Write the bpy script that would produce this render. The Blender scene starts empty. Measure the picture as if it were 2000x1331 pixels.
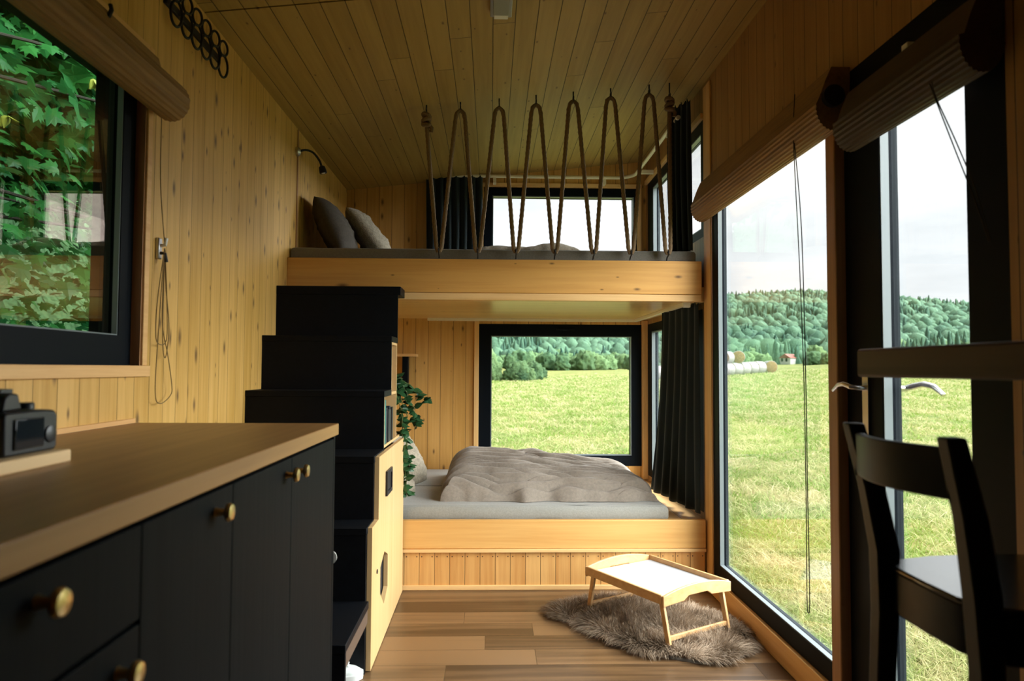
import bpy, bmesh, math, random
import numpy as np
from mathutils import Vector, Matrix, noise as mnoise
PI = math.pi
random.seed(7)
rng = np.random.default_rng(11)
SC = bpy.context.scene
COL = SC.collection

# ------------------------------------------------------------------ camera
YAW, PITCH, ROLL, EYE = .0302, .0408, .005, 1.1955
_f = Vector((math.sin(YAW)*math.cos(PITCH), math.cos(YAW)*math.cos(PITCH), math.sin(PITCH)))
_r = Vector((math.cos(YAW), -math.sin(YAW), 0)); _u = _r.cross(_f)
_r2 = _r*math.cos(ROLL)+_u*math.sin(ROLL); _u2 = -_r*math.sin(ROLL)+_u*math.cos(ROLL)
cam = bpy.data.cameras.new('camera'); camo = bpy.data.objects.new('camera', cam); COL.objects.link(camo)
M = Matrix((_r2, _u2, -_f)).transposed().to_4x4(); M.translation = (0, 0, EYE)
camo.matrix_world = M
cam.sensor_width = 36; cam.lens = 1357.5/2000*36
cam.clip_start = .02; cam.clip_end = 3000
cam.dof.use_dof = True; cam.dof.focus_distance = 4.2; cam.dof.aperture_fstop = 3.5
SC.camera = camo

# ------------------------------------------------------------------ light
SC.view_settings.view_transform = 'Standard'; SC.view_settings.look = 'None'
SC.view_settings.exposure = 0.45; SC.view_settings.gamma = 1.0; SC.view_settings.use_curve_mapping = False
SKY = 1.02
SUN = 23.0
w = bpy.data.worlds.new('overcast_sky'); SC.world = w; w.use_nodes = True
nt = w.node_tree; nt.nodes.clear()
def N(nt, t, **k):
    n = nt.nodes.new(t)
    for a, b in k.items(): setattr(n, a, b)
    return n
out = N(nt, 'ShaderNodeOutputWorld'); bg = N(nt, 'ShaderNodeBackground')
tc = N(nt, 'ShaderNodeTexCoord'); mp = N(nt, 'ShaderNodeMapping'); mp.inputs['Scale'].default_value = (1.6, 1.6, 7)
nz = N(nt, 'ShaderNodeTexNoise'); nz.inputs['Scale'].default_value = 1.6; nz.inputs['Detail'].default_value = 6; nz.inputs['Roughness'].default_value = .55
cr = N(nt, 'ShaderNodeValToRGB'); cr.color_ramp.elements[0].position = .32; cr.color_ramp.elements[0].color = (.70, .73, .76, 1)
cr.color_ramp.elements[1].position = .62; cr.color_ramp.elements[1].color = (.97, .98, .99, 1)
nt.links.new(tc.outputs['Generated'], mp.inputs[0]); nt.links.new(mp.outputs[0], nz.inputs[0]); nt.links.new(nz.outputs[0], cr.inputs[0])
nt.links.new(cr.outputs[0], bg.inputs[0]); bg.inputs[1].default_value = SKY; nt.links.new(bg.outputs[0], out.inputs[0])
sun = bpy.data.lights.new('cloudy_sun', 'SUN'); sun.energy = SUN; sun.angle = math.radians(110); sun.color = (.97, .99, 1)
suno = bpy.data.objects.new('cloudy_sun', sun); COL.objects.link(suno)
suno.rotation_euler = Vector((-.80, .09, -.45)).to_track_quat('-Z', 'Y').to_euler()

# ------------------------------------------------------------------ helpers
class MB:
    def __init__(s): s.v = []; s.f = []
    def add(s, v, f):
        o = len(s.v); s.v += [tuple(p) for p in v]; s.f += [tuple(i+o for i in q) for q in f]; return s
    def box(s, x0, x1, y0, y1, z0, z1):
        v = [(x0,y0,z0),(x1,y0,z0),(x1,y1,z0),(x0,y1,z0),(x0,y0,z1),(x1,y0,z1),(x1,y1,z1),(x0,y1,z1)]
        return s.add(v, [(3,2,1,0),(4,5,6,7),(0,1,5,4),(1,2,6,5),(2,3,7,6),(3,0,4,7)])
    def obox(s, c, ax, ay, az, hx, hy, hz):
        c = Vector(c); v = []
        for k in (-1,1):
            for a,b in ((-1,-1),(1,-1),(1,1),(-1,1)): v.append(c+Vector(ax)*a*hx+Vector(ay)*b*hy+Vector(az)*k*hz)
        return s.add(v, [(3,2,1,0),(4,5,6,7),(0,1,5,4),(1,2,6,5),(2,3,7,6),(3,0,4,7)])
    def beam(s, p, q, w, d, up=(0,0,1), w2=None, d2=None):
        p = Vector(p); q = Vector(q); t = (q-p).normalized(); side = t.cross(Vector(up)).normalized(); n = side.cross(t)
        w2 = w if w2 is None else w2; d2 = d if d2 is None else d2; v = []
        for c,ww,dd in ((p,w,d),(q,w2,d2)):
            for a,b in ((-1,-1),(1,-1),(1,1),(-1,1)): v.append(c+side*a*ww/2+n*b*dd/2)
        return s.add(v, [(3,2,1,0),(4,5,6,7),(0,1,5,4),(1,2,6,5),(2,3,7,6),(3,0,4,7)])
    def prism(s, pts, axis, a0, a1):
        n = len(pts)
        def P(u, w, a):
            return {'x':(a,u,w),'y':(u,a,w),'z':(u,w,a)}[axis]
        v = [P(u,w,a0) for u,w in pts]+[P(u,w,a1) for u,w in pts]
        f = [tuple(range(n)), tuple(range(2*n-1,n-1,-1))]+[(i,i+n,(i+1)%n+n,(i+1)%n) for i in range(n)]
        return s.add(v, f)
    def tube(s, path, r, n=8, closed=False, cap=True):
        P = [Vector(p) for p in path]; m = len(P); rr = r if hasattr(r,'__len__') else [r]*m
        v = []; nrm = None
        for i,p in enumerate(P):
            a = P[i-1] if (i>0 or closed) else P[i]; b = P[(i+1)%m] if (i<m-1 or closed) else P[i]
            t = (b-a).normalized()
            if nrm is None:
                nrm = t.orthogonal().normalized()
            else:
                nrm = (nrm-t*nrm.dot(t))
                nrm = nrm.normalized() if nrm.length>1e-6 else t.orthogonal().normalized()
            bi = t.cross(nrm)
            for k in range(n):
                a_ = 2*PI*k/n; v.append(p+(nrm*math.cos(a_)+bi*math.sin(a_))*rr[i])
        f = []
        for i in range(m if closed else m-1):
            j = (i+1)%m
            for k in range(n): f.append((i*n+k, i*n+(k+1)%n, j*n+(k+1)%n, j*n+k))
        if cap and not closed: f += [tuple(range(n-1,-1,-1)), tuple(range((m-1)*n, m*n))]
        return s.add(v, f)
    def lathe(s, prof, c, axis=(0,0,1), n=20):
        ax = Vector(axis).normalized(); e = ax.orthogonal().normalized(); g = ax.cross(e); c = Vector(c); v = []
        for r,h in prof:
            for k in range(n):
                a = 2*PI*k/n; v.append(c+ax*h+(e*math.cos(a)+g*math.sin(a))*r)
        f = []
        for i in range(len(prof)-1):
            for k in range(n): f.append((i*n+k, i*n+(k+1)%n, (i+1)*n+(k+1)%n, (i+1)*n+k))
        f += [tuple(range(n-1,-1,-1)), tuple(range((len(prof)-1)*n, len(prof)*n))]
        return s.add(v, f)
    def grid(s, fn, nu, nv, closed_u=False):
        v = [fn(i/nu, j/nv) for j in range(nv+1) for i in range(nu+1)]
        f = [(j*(nu+1)+i, j*(nu+1)+i+1, (j+1)*(nu+1)+i+1, (j+1)*(nu+1)+i) for j in range(nv) for i in range(nu)]
        return s.add(v, f)

WL = {}
def wl(o): return WL.get(o.name, Vector((0,0,0))) if o is not None else Vector((0,0,0))
def build(name, mb, mat, parent=None, bevel=0, smooth=True, kind=None, angle=40, origin=None, solid=0, sub=0):
    base = wl(parent)
    if origin is not None: base = Vector(origin)
    me = bpy.data.meshes.new(name)
    me.from_pydata([(p[0]-base.x, p[1]-base.y, p[2]-base.z) for p in mb.v], [], mb.f)
    me.validate(); me.update()
    me.materials.append(mat)
    if smooth:
        me.polygons.foreach_set('use_smooth', [True]*len(me.polygons)); me.set_sharp_from_angle(angle=math.radians(angle))
    o = bpy.data.objects.new(name, me); COL.objects.link(o)
    if parent is not None:
        o.parent = parent; WL[o.name] = base
    else:
        o.location = base; WL[o.name] = base
    if solid:
        m = o.modifiers.new('thickness','SOLIDIFY'); m.thickness = solid; m.offset = 0
    if bevel:
        m = o.modifiers.new('bevel','BEVEL'); m.width = bevel; m.segments = 2; m.limit_method = 'ANGLE'; m.angle_limit = math.radians(40)
    if sub:
        m = o.modifiers.new('subdiv','SUBSURF'); m.levels = sub; m.render_levels = sub
    if kind: o['kind'] = kind
    return o
def tag(o, label, cat, group=None, kind=None):
    o['label'] = label; o['category'] = cat
    if group: o['group'] = group
    if kind: o['kind'] = kind
    return o
def thing(name, label, cat, loc, group=None):
    o = bpy.data.objects.new(name, None); COL.objects.link(o); o.location = loc; o.empty_display_size = .05
    WL[o.name] = Vector(loc); return tag(o, label, cat, group)
def struct(name, loc=(0,0,0)):
    o = bpy.data.objects.new(name, None); COL.objects.link(o); o.location = loc; WL[o.name] = Vector(loc); o['kind'] = 'structure'; o.empty_display_size = .05
    return o
def dup(o, loc, label=None, group=None):
    r = o.copy(); COL.objects.link(r); r.location = loc
    if label: r['label'] = label
    if group: r['group'] = group
    for ch in o.children:
        c = ch.copy(); COL.objects.link(c); c.parent = r
        for g in ch.children:
            d = g.copy(); COL.objects.link(d); d.parent = c
    return r

# ------------------------------------------------------------------ materials
def newmat(name):
    m = bpy.data.materials.new(name); m.use_nodes = True; nt = m.node_tree
    b = nt.nodes['Principled BSDF']; return m, nt, b
def setp(b, **k):
    al = {'rough':'Roughness','metal':'Metallic','spec':'Specular IOR Level','sheen':'Sheen Weight','coat':'Coat Weight'}
    for a,v in k.items(): b.inputs[al[a]].default_value = v
def mth(nt, op, a, b=None, c=None):
    n = N(nt, 'ShaderNodeMath', operation=op)
    for i,x in enumerate((a,b,c)):
        if x is None: continue
        if isinstance(x,(int,float)): n.inputs[i].default_value = x
        else: nt.links.new(x, n.inputs[i])
    return n.outputs[0]
def plain(name, col, rough=.5, metal=0, spec=.5, noise=0, nscale=30, bump=0, sheen=0, bscale=None, stretch=(1,1,1)):
    m, nt, b = newmat(name); setp(b, rough=rough, metal=metal, spec=spec, sheen=sheen)
    b.inputs['Base Color'].default_value = (*col, 1)
    if noise or bump:
        tc = N(nt,'ShaderNodeTexCoord'); mp = N(nt,'ShaderNodeMapping'); mp.inputs['Scale'].default_value = stretch
        nt.links.new(tc.outputs['Object'], mp.inputs[0])
        nz = N(nt,'ShaderNodeTexNoise'); nz.inputs['Scale'].default_value = nscale; nz.inputs['Detail'].default_value = 5
        nt.links.new(mp.outputs[0], nz.inputs[0])
        if noise:
            r = N(nt,'ShaderNodeValToRGB'); r.color_ramp.elements[0].position = .3; r.color_ramp.elements[1].position = .7
            r.color_ramp.elements[0].color = (*[max(0,c*(1-noise)) for c in col],1); r.color_ramp.elements[1].color = (*[min(1,c*(1+noise)) for c in col],1)
            nt.links.new(nz.outputs[0], r.inputs[0]); nt.links.new(r.outputs[0], b.inputs['Base Color'])
        if bump:
            n2 = nz
            if bscale:
                n2 = N(nt,'ShaderNodeTexNoise'); n2.inputs['Scale'].default_value = bscale; n2.inputs['Detail'].default_value = 4; nt.links.new(mp.outputs[0], n2.inputs[0])
            bp = N(nt,'ShaderNodeBump'); bp.inputs['Strength'].default_value = 1; bp.inputs['Distance'].default_value = bump
            nt.links.new(n2.outputs[0], bp.inputs['Height']); nt.links.new(bp.outputs[0], b.inputs['Normal'])
    return m
def wood(name, light, dark, across='X', along='Y', width=0, groove=0, gdark=.25, knots=0, knotcol=(.10,.045,.015), rough=.5, var=.16, joint=0, grain=1.0, spec=.4, kr=.14, bump=.0006, offs=0.0, nails=None):
    m, nt, b = newmat(name); setp(b, rough=rough, spec=spec); L = nt.links.new
    tc = N(nt,'ShaderNodeTexCoord'); sp = N(nt,'ShaderNodeSeparateXYZ'); L(tc.outputs['Object'], sp.inputs[0])
    third = [c for c in 'XYZ' if c not in (across, along)][0]
    a = sp.outputs[across]; l = sp.outputs[along]; t = sp.outputs[third]
    if offs: a = mth(nt,'ADD',a,offs)
    if width:
        q = mth(nt,'DIVIDE',a,width); idx = mth(nt,'FLOOR',q); fr = mth(nt,'FRACT',q)
    else:
        q = mth(nt,'MULTIPLY',a,4.0); idx = mth(nt,'ADD',0.0,3.0); fr = None
    wn = N(nt,'ShaderNodeTexWhiteNoise', noise_dimensions='1D'); L(idx, wn.inputs['W'])
    rnd = wn.outputs['Value']
    if joint:
        lj = mth(nt,'DIVIDE', mth(nt,'ADD', l, mth(nt,'MULTIPLY', rnd, 7.3)), joint)
        ji = mth(nt,'FLOOR', lj); jf = mth(nt,'FRACT', lj)
        w2 = N(nt,'ShaderNodeTexWhiteNoise', noise_dimensions='2D'); cb = N(nt,'ShaderNodeCombineXYZ'); L(idx, cb.inputs[0]); L(ji, cb.inputs[1]); L(cb.outputs[0], w2.inputs['Vector'])
        rnd = w2.outputs['Value']
    # long grain
    cv = N(nt,'ShaderNodeCombineXYZ'); L(mth(nt,'MULTIPLY',a,46*grain), cv.inputs[0]); L(mth(nt,'ADD', mth(nt,'MULTIPLY',l,1.7*grain), mth(nt,'MULTIPLY',rnd,61.0)), cv.inputs[1]); L(mth(nt,'MULTIPLY',t,46*grain), cv.inputs[2])
    n1 = N(nt,'ShaderNodeTexNoise'); n1.inputs['Scale'].default_value = 1; n1.inputs['Detail'].default_value = 5; n1.inputs['Roughness'].default_value = .6; n1.inputs['Distortion'].default_value = .4
    L(cv.outputs[0], n1.inputs['Vector'])
    cv2 = N(nt,'ShaderNodeCombineXYZ'); L(mth(nt,'MULTIPLY',a,14*grain), cv2.inputs[0]); L(mth(nt,'ADD', mth(nt,'MULTIPLY',l,.9*grain), mth(nt,'MULTIPLY',rnd,37.0)), cv2.inputs[1]); L(mth(nt,'MULTIPLY',t,14*grain), cv2.inputs[2])
    n2 = N(nt,'ShaderNodeTexNoise'); n2.inputs['Scale'].default_value = 1; n2.inputs['Detail'].default_value = 3; L(cv2.outputs[0], n2.inputs['Vector'])
    g = mth(nt,'ADD', mth(nt,'MULTIPLY',n1.outputs[0],.6), mth(nt,'MULTIPLY',n2.outputs[0],.4))
    g = mth(nt,'ADD', g, mth(nt,'MULTIPLY', mth(nt,'SUBTRACT',rnd,.5), var))
    cr = N(nt,'ShaderNodeValToRGB'); cr.color_ramp.elements[0].position = .34; cr.color_ramp.elements[1].position = .62
    cr.color_ramp.elements[0].color = (*dark,1); cr.color_ramp.elements[1].color = (*light,1); L(g, cr.inputs[0])
    col = cr.outputs[0]
    def mix(fac, c1, c2):
        x = N(nt,'ShaderNodeMix', data_type='RGBA')
        L(fac, x.inputs['Factor']) if not isinstance(fac,(int,float)) else None
        for s_,c in ((6,c1),(7,c2)):
            if isinstance(c,tuple): x.inputs[s_].default_value = (*c,1)
            else: L(c, x.inputs[s_])
        return x.outputs[2]
    if knots:
        kv = N(nt,'ShaderNodeCombineXYZ'); L(mth(nt,'DIVIDE',a,.07), kv.inputs[0]); L(mth(nt,'ADD', mth(nt,'DIVIDE',l,.17), mth(nt,'MULTIPLY',rnd,19.0)), kv.inputs[1])
        vo = N(nt,'ShaderNodeTexVoronoi', voronoi_dimensions='2D'); vo.inputs['Scale'].default_value = 1; L(kv.outputs[0], vo.inputs['Vector'])
        sc = N(nt,'ShaderNodeSeparateColor'); L(vo.outputs['Color'], sc.inputs[0])
        rad = mth(nt,'MULTIPLY', mth(nt,'MAXIMUM', mth(nt,'SUBTRACT', sc.outputs[0], 1-knots), 0.0), kr/knots)
        k = N(nt,'ShaderNodeMapRange', interpolation_type='SMOOTHSTEP')
        L(vo.outputs['Distance'], k.inputs['Value']); k.inputs['From Min'].default_value = 0; L(mth(nt,'ADD',rad,.0001), k.inputs['From Max']); k.inputs['To Min'].default_value = 1; k.inputs['To Max'].default_value = 0
        col = mix(mth(nt,'MULTIPLY',k.outputs[0],.9), col, knotcol)
    hgt = n1.outputs[0]
    if nails:
        # small dark nail heads near both edges of every board, at the given heights
        for zc in nails:
            da = mth(nt,'MULTIPLY', mth(nt,'SUBTRACT', mth(nt,'ABSOLUTE', mth(nt,'SUBTRACT', fr, .5)), .34), width)
            dl = mth(nt,'SUBTRACT', l, zc)
            dd = mth(nt,'SQRT', mth(nt,'ADD', mth(nt,'MULTIPLY',da,da), mth(nt,'MULTIPLY',dl,dl)))
            col = mix(mth(nt,'LESS_THAN', dd, .0035), col, (.08,.04,.02))
    if groove and width:
        e = mth(nt,'MULTIPLY', mth(nt,'SUBTRACT', .5, mth(nt,'ABSOLUTE', mth(nt,'SUBTRACT', fr, .5))), width)
        if joint:
            e2 = mth(nt,'MULTIPLY', mth(nt,'SUBTRACT', .5, mth(nt,'ABSOLUTE', mth(nt,'SUBTRACT', jf, .5))), joint); e = mth(nt,'MINIMUM', e, e2)
        gr = N(nt,'ShaderNodeMapRange', interpolation_type='SMOOTHSTEP'); L(e, gr.inputs['Value']); gr.inputs['From Min'].default_value = groove*.35; gr.inputs['From Max'].default_value = groove; gr.inputs['To Min'].default_value = 1; gr.inputs['To Max'].default_value = 0
        col = mix(gr.outputs[0], col, tuple(c*gdark for c in dark))
        hgt = mth(nt,'SUBTRACT', mth(nt,'MULTIPLY',hgt,.25), mth(nt,'MULTIPLY',gr.outputs[0],3.0))
    L(col, b.inputs['Base Color'])
    bp = N(nt,'ShaderNodeBump'); bp.inputs['Strength'].default_value = 1; bp.inputs['Distance'].default_value = bump; L(hgt, bp.inputs['Height']); L(bp.outputs[0], b.inputs['Normal'])
    return m
def glassmat(name, f0, tint=(1,1,1), rcol=(1,1,1)):
    m = bpy.data.materials.new(name); m.use_nodes = True; nt = m.node_tree; nt.nodes.clear(); L = nt.links.new
    o = N(nt,'ShaderNodeOutputMaterial'); mx = N(nt,'ShaderNodeMixShader'); tr = N(nt,'ShaderNodeBsdfTransparent'); gl = N(nt,'ShaderNodeBsdfGlossy')
    gl.inputs['Roughness'].default_value = 0; gl.inputs['Color'].default_value = (*rcol,1); tr.inputs[0].default_value = (*tint,1)
    ge = N(nt,'ShaderNodeNewGeometry'); vm = N(nt,'ShaderNodeVectorMath', operation='DOT_PRODUCT'); L(ge.outputs['Incoming'], vm.inputs[0]); L(ge.outputs['Normal'], vm.inputs[1])
    c = mth(nt,'ABSOLUTE', vm.outputs['Value']); p = mth(nt,'POWER', mth(nt,'SUBTRACT',1.0,c), 5.0)
    F = mth(nt,'ADD', f0, mth(nt,'MULTIPLY', p, 1-f0))
    L(F, mx.inputs[0]); L(tr.outputs[0], mx.inputs[1]); L(gl.outputs[0], mx.inputs[2]); L(mx.outputs[0], o.inputs[0])
    return m
def fibre(name, root, tip, rough=.8, transl=0, sheen=0):
    m, nt, b = newmat(name); setp(b, rough=rough, spec=.2, sheen=sheen); L = nt.links.new
    at = N(nt,'ShaderNodeAttribute', attribute_name='tint'); mx = N(nt,'ShaderNodeMix', data_type='RGBA')
    sc = N(nt,'ShaderNodeSeparateColor'); L(at.outputs['Color'], sc.inputs[0])
    mx.inputs[6].default_value = (*root,1); mx.inputs[7].default_value = (*tip,1); L(sc.outputs[0], mx.inputs['Factor'])
    L(mx.outputs[2], b.inputs['Base Color'])
    if transl:
        t = N(nt,'ShaderNodeBsdfTranslucent'); L(mx.outputs[2], t.inputs[0]); ms = N(nt,'ShaderNodeMixShader'); ms.inputs[0].default_value = transl
        o = nt.nodes['Material Output']; L(b.outputs[0], ms.inputs[1]); L(t.outputs[0], ms.inputs[2]); L(ms.outputs[0], o.inputs[0])
    return m

SPL, SPD = (.72,.435,.13), (.55,.305,.062)
M_WLEFT = wood('spruce_boards_left', SPL, SPD, 'Y','Z', .096, .0016, gdark=.45, knots=.46, kr=.30)
M_WRIGHT = wood('spruce_boards_right_shaded', (.40,.215,.075), (.30,.15,.045), 'Y','Z', .096, .0022, knots=.3)  # same spruce as the other walls, its colour darkened to stand for shade
M_WBACK = wood('spruce_boards_back', (.68,.39,.12), (.54,.285,.065), 'X','Z', .096, .0022, knots=.40, kr=.27)
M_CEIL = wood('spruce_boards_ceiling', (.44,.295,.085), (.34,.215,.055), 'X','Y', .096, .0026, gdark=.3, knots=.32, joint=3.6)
M_LOFTU = wood('spruce_boards_loft', (.78,.52,.20), (.66,.40,.13), 'Y','X', .12, .0022, knots=.2, rough=.28)
M_FLOOR = wood('oak_laminate', (.20,.112,.050), (.062,.033,.014), 'Y','X', .153, .0016, gdark=.5, rough=.30, var=.40, joint=1.25, grain=.55, bump=.0002, spec=.45, offs=.05)
M_PINE = wood('pine_beam', (.70,.37,.10), (.56,.26,.055), 'Z','X', knots=.2, kr=.32, grain=.8)
M_PINEB = wood('pine_board_bed', (.70,.40,.13), (.58,.29,.075), 'Z','X', grain=.7)
M_PLANKBED = wood('pine_cladding', (.72,.41,.14), (.56,.27,.075), 'X','Z', .082, .002, knots=.18, nails=(.178,))
M_TRIM = wood('pine_trim', (.80,.50,.20), (.66,.36,.12), 'X','Z', grain=1.2)
M_TRIMY = wood('pine_trim_lengthwise', (.78,.47,.19), (.64,.33,.115), 'Z','Y', grain=1.2)
M_TRIMX = wood('pine_trim_crosswise', (.80,.51,.22), (.68,.38,.14), 'Z','X', grain=1.2)
M_POST = wood('stained_post', (.40,.20,.085), (.26,.115,.042), 'Y','Z', grain=1.2)
M_WORKTOP = wood('oiled_worktop', (.32,.165,.052), (.21,.10,.029), 'X','Y', grain=.7, rough=.42)
M_EDGE = M_WORKTOP
M_TABLE = wood('shaded_worktop_wood', (.11,.055,.028), (.06,.028,.014), 'X','Y', grain=.8, rough=.55, spec=.15)  # worktop wood with the shadow on the table put into its colour
M_PLY = wood('birch_plywood', (.68,.45,.21), (.60,.37,.15), 'Y','Z', grain=.4, rough=.45)
M_BEECH = wood('beech_tray', (.60,.36,.16), (.48,.25,.095), 'Z','X', grain=1.0, rough=.4)
M_BOARD = wood('light_board', (.85,.62,.33), (.77,.5,.22), 'X','Y', grain=.8)
M_BLACK = plain('black_lacquer_stairs', (.003,.004,.006), .55, noise=.3, nscale=60, spec=.14)
M_CAB = wood('black_stained_cabinet', (.0045,.006,.0065), (.0025,.0035,.004), 'Y','Z', grain=1.4, rough=.6, spec=.05)
M_FRAME = plain('anthracite_frame', (.004,.006,.009), .5, spec=.07)
M_BEAD = plain('grey_glazing_bead', (.17,.20,.21), .35, spec=.5)
M_GLASS = glassmat('window_glass', .03, (.97,.985,.98))
M_GLASSL = glassmat('coated_window_glass', .16, (.80,.90,.86), (1,.78,.66))
M_BRASS = plain('aged_brass', (.62,.47,.22), .28, metal=1)
M_IRON = plain('black_iron', (.012,.012,.014), .45, spec=.4)
M_ROPE = plain('brown_rope', (.19,.12,.062), .85, noise=.35, nscale=300, bump=.001)
M_CURT = plain('dark_teal_curtain', (.005,.014,.018), .85, sheen=.08, noise=.2, nscale=200)
M_WHITE = plain('white_plastic', (.78,.77,.73), .4)
M_CREAM = plain('cream_rail', (.80,.72,.55), .4)
M_MATT = plain('grey_linen', (.27,.265,.235), .9, noise=.1, nscale=140, bump=.0008, sheen=.2)
M_MATTD = plain('taupe_linen', (.17,.155,.13), .9, noise=.12, nscale=140, bump=.0008, sheen=.15)
M_DUVET = plain('plush_taupe', (.235,.195,.155), .95, noise=.12, nscale=70, bump=.002, bscale=240, sheen=.25)
M_FURP = plain('grey_plush', (.31,.265,.19), .95, noise=.25, nscale=60, bump=.004, bscale=150, sheen=.1)
M_DPIL = plain('dark_taupe_cotton', (.055,.042,.028), .9, noise=.15, nscale=90, bump=.001, sheen=0)
M_STOOL = plain('black_stool_paint', (.006,.010,.012), .4, noise=.25, nscale=40, spec=.3)
M_SEAT = plain('polished_black_seat', (.006,.010,.012), .22, noise=.25, nscale=40, spec=.8)
M_SEAT.node_tree.nodes['Principled BSDF'].inputs['Coat Weight'].default_value = .6; M_SEAT.node_tree.nodes['Principled BSDF'].inputs['Coat Roughness'].default_value = .10; M_SEAT.node_tree.nodes['Principled BSDF'].inputs['Coat IOR'].default_value = 1.7
M_TRAYW = plain('white_tray_laminate', (.44,.45,.47), .35)
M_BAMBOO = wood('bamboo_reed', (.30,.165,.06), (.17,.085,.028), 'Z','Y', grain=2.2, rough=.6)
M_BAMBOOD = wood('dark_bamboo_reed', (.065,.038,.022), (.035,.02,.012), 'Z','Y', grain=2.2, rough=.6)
M_CAMB = plain('black_camera_body', (.012,.014,.017), .38, noise=.2, nscale=300, spec=.5, bump=.0003)
M_LENS = plain('black_lens_glass', (.01,.015,.02), .08, spec=.8)
M_METAL = plain('brushed_metal', (.50,.50,.50), .35, metal=1)
M_STEEL = plain('satin_steel', (.75,.75,.76), .25, metal=1)
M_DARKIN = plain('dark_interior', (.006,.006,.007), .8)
M_LEAF = plain('dark_green_leaf', (.018,.07,.022), .4, noise=.4, nscale=30, spec=.4)
M_STEM = plain('green_stem', (.08,.12,.03), .6)
M_SHOE = plain('white_canvas_shoe', (.70,.74,.70), .7, noise=.05, nscale=60)
M_SOLE = plain('white_rubber_sole', (.78,.80,.77), .6)
M_CORD = plain('tan_blind_cord', (.20,.13,.05), .9)
M_CORDD = plain('dark_blind_cord', (.035,.03,.02), .9)

# ------------------------------------------------------------------ room shell
XL, XR, YB, YF = -1.113, 1.2, 5.325, -1.7
def ceil_z(x): return 2.685+.11*x
T = .14
def panels(axis, lo, hi, us, zs, holes):
    """wall slab lo..hi along its thickness, split round the holes (u0,u1,z0,z1)"""
    mb = MB()
    U = sorted(set([*us]+[h[0] for h in holes]+[h[1] for h in holes])); Z = sorted(set([*zs]+[h[2] for h in holes]+[h[3] for h in holes]))
    for i in range(len(U)-1):
        k = 0
        while k < len(Z)-1:
            um = (U[i]+U[i+1])/2
            inside = lambda kk: any(h[0]<um<h[1] and h[2]<(Z[kk]+Z[kk+1])/2<h[3] for h in holes)
            if inside(k): k += 1; continue
            k2 = k
            while k2+1 < len(Z)-1 and not inside(k2+1): k2 += 1
            if axis == 'x': mb.box(lo,hi,U[i],U[i+1],Z[k],Z[k2+1])
            else: mb.box(U[i],U[i+1],lo,hi,Z[k],Z[k2+1])
            k = k2+1
    return mb
WIN1 = (.35,2.245,1.20,2.20)
build('wall_left', panels('x',XL-T,XL,(YF-T,YB),(-.2,2.62),[WIN1]), M_WLEFT, kind='structure', smooth=False)
UPB = (-.063,1.16,1.93,2.60); LOB = (-.092,1.16,.456,1.54)
build('wall_back', panels('y',YB,YB+T,(XL-T,XR+.055),(-.2,2.83),[UPB,LOB]), M_WBACK, kind='structure', smooth=False)
UPS = (3.87,5.27,1.95,2.62); LOS_ = (3.90,5.29,.395,1.54); BIG = (2.37,3.725,.10,2.2); DOOR = (1.565,2.31,.02,2.2)
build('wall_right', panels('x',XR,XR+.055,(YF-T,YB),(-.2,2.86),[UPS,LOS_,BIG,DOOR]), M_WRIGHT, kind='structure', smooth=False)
build('wall_front', MB().box(XL-T,XR+T,YF-T,YF,-.2,2.9), M_WBACK, kind='structure', smooth=False)
build('floor', MB().box(XL,XR,YF,YB,-.2,0), M_FLOOR, kind='structure', smooth=False)
cb = MB()
for y0,y1 in ((YF,2.655),(2.664,YB)):
    xs = (XL-.002,XR+.002)
    v = [(xs[0],y0,ceil_z(xs[0])),(xs[1],y0,ceil_z(xs[1])),(xs[1],y1,ceil_z(xs[1])),(xs[0],y1,ceil_z(xs[0]))]
    v += [(p[0],p[1],p[2]+.12) for p in v]
    cb.add(v, [(0,1,2,3),(7,6,5,4),(0,4,5,1),(1,5,6,2),(2,6,7,3),(3,7,4,0)])
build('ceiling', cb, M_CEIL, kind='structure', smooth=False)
rf = MB(); v = [(XL-T,YF-T,ceil_z(XL-T)+.125),(XR+T,YF-T,ceil_z(XR+T)+.125),(XR+T,YB+T,ceil_z(XR+T)+.125),(XL-T,YB+T,ceil_z(XL-T)+.125)]
rf.add(v+[(p[0],p[1],p[2]+.1) for p in v], [(3,2,1,0),(4,5,6,7),(0,1,5,4),(1,2,6,5),(2,3,7,6),(3,0,4,7)])
build('roof', rf, M_FRAME, kind='structure', smooth=False)

build('trim_7', MB().box(XL,XL+.004,3.955,3.975,1.87,2.558), M_POST, kind='structure')
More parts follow.
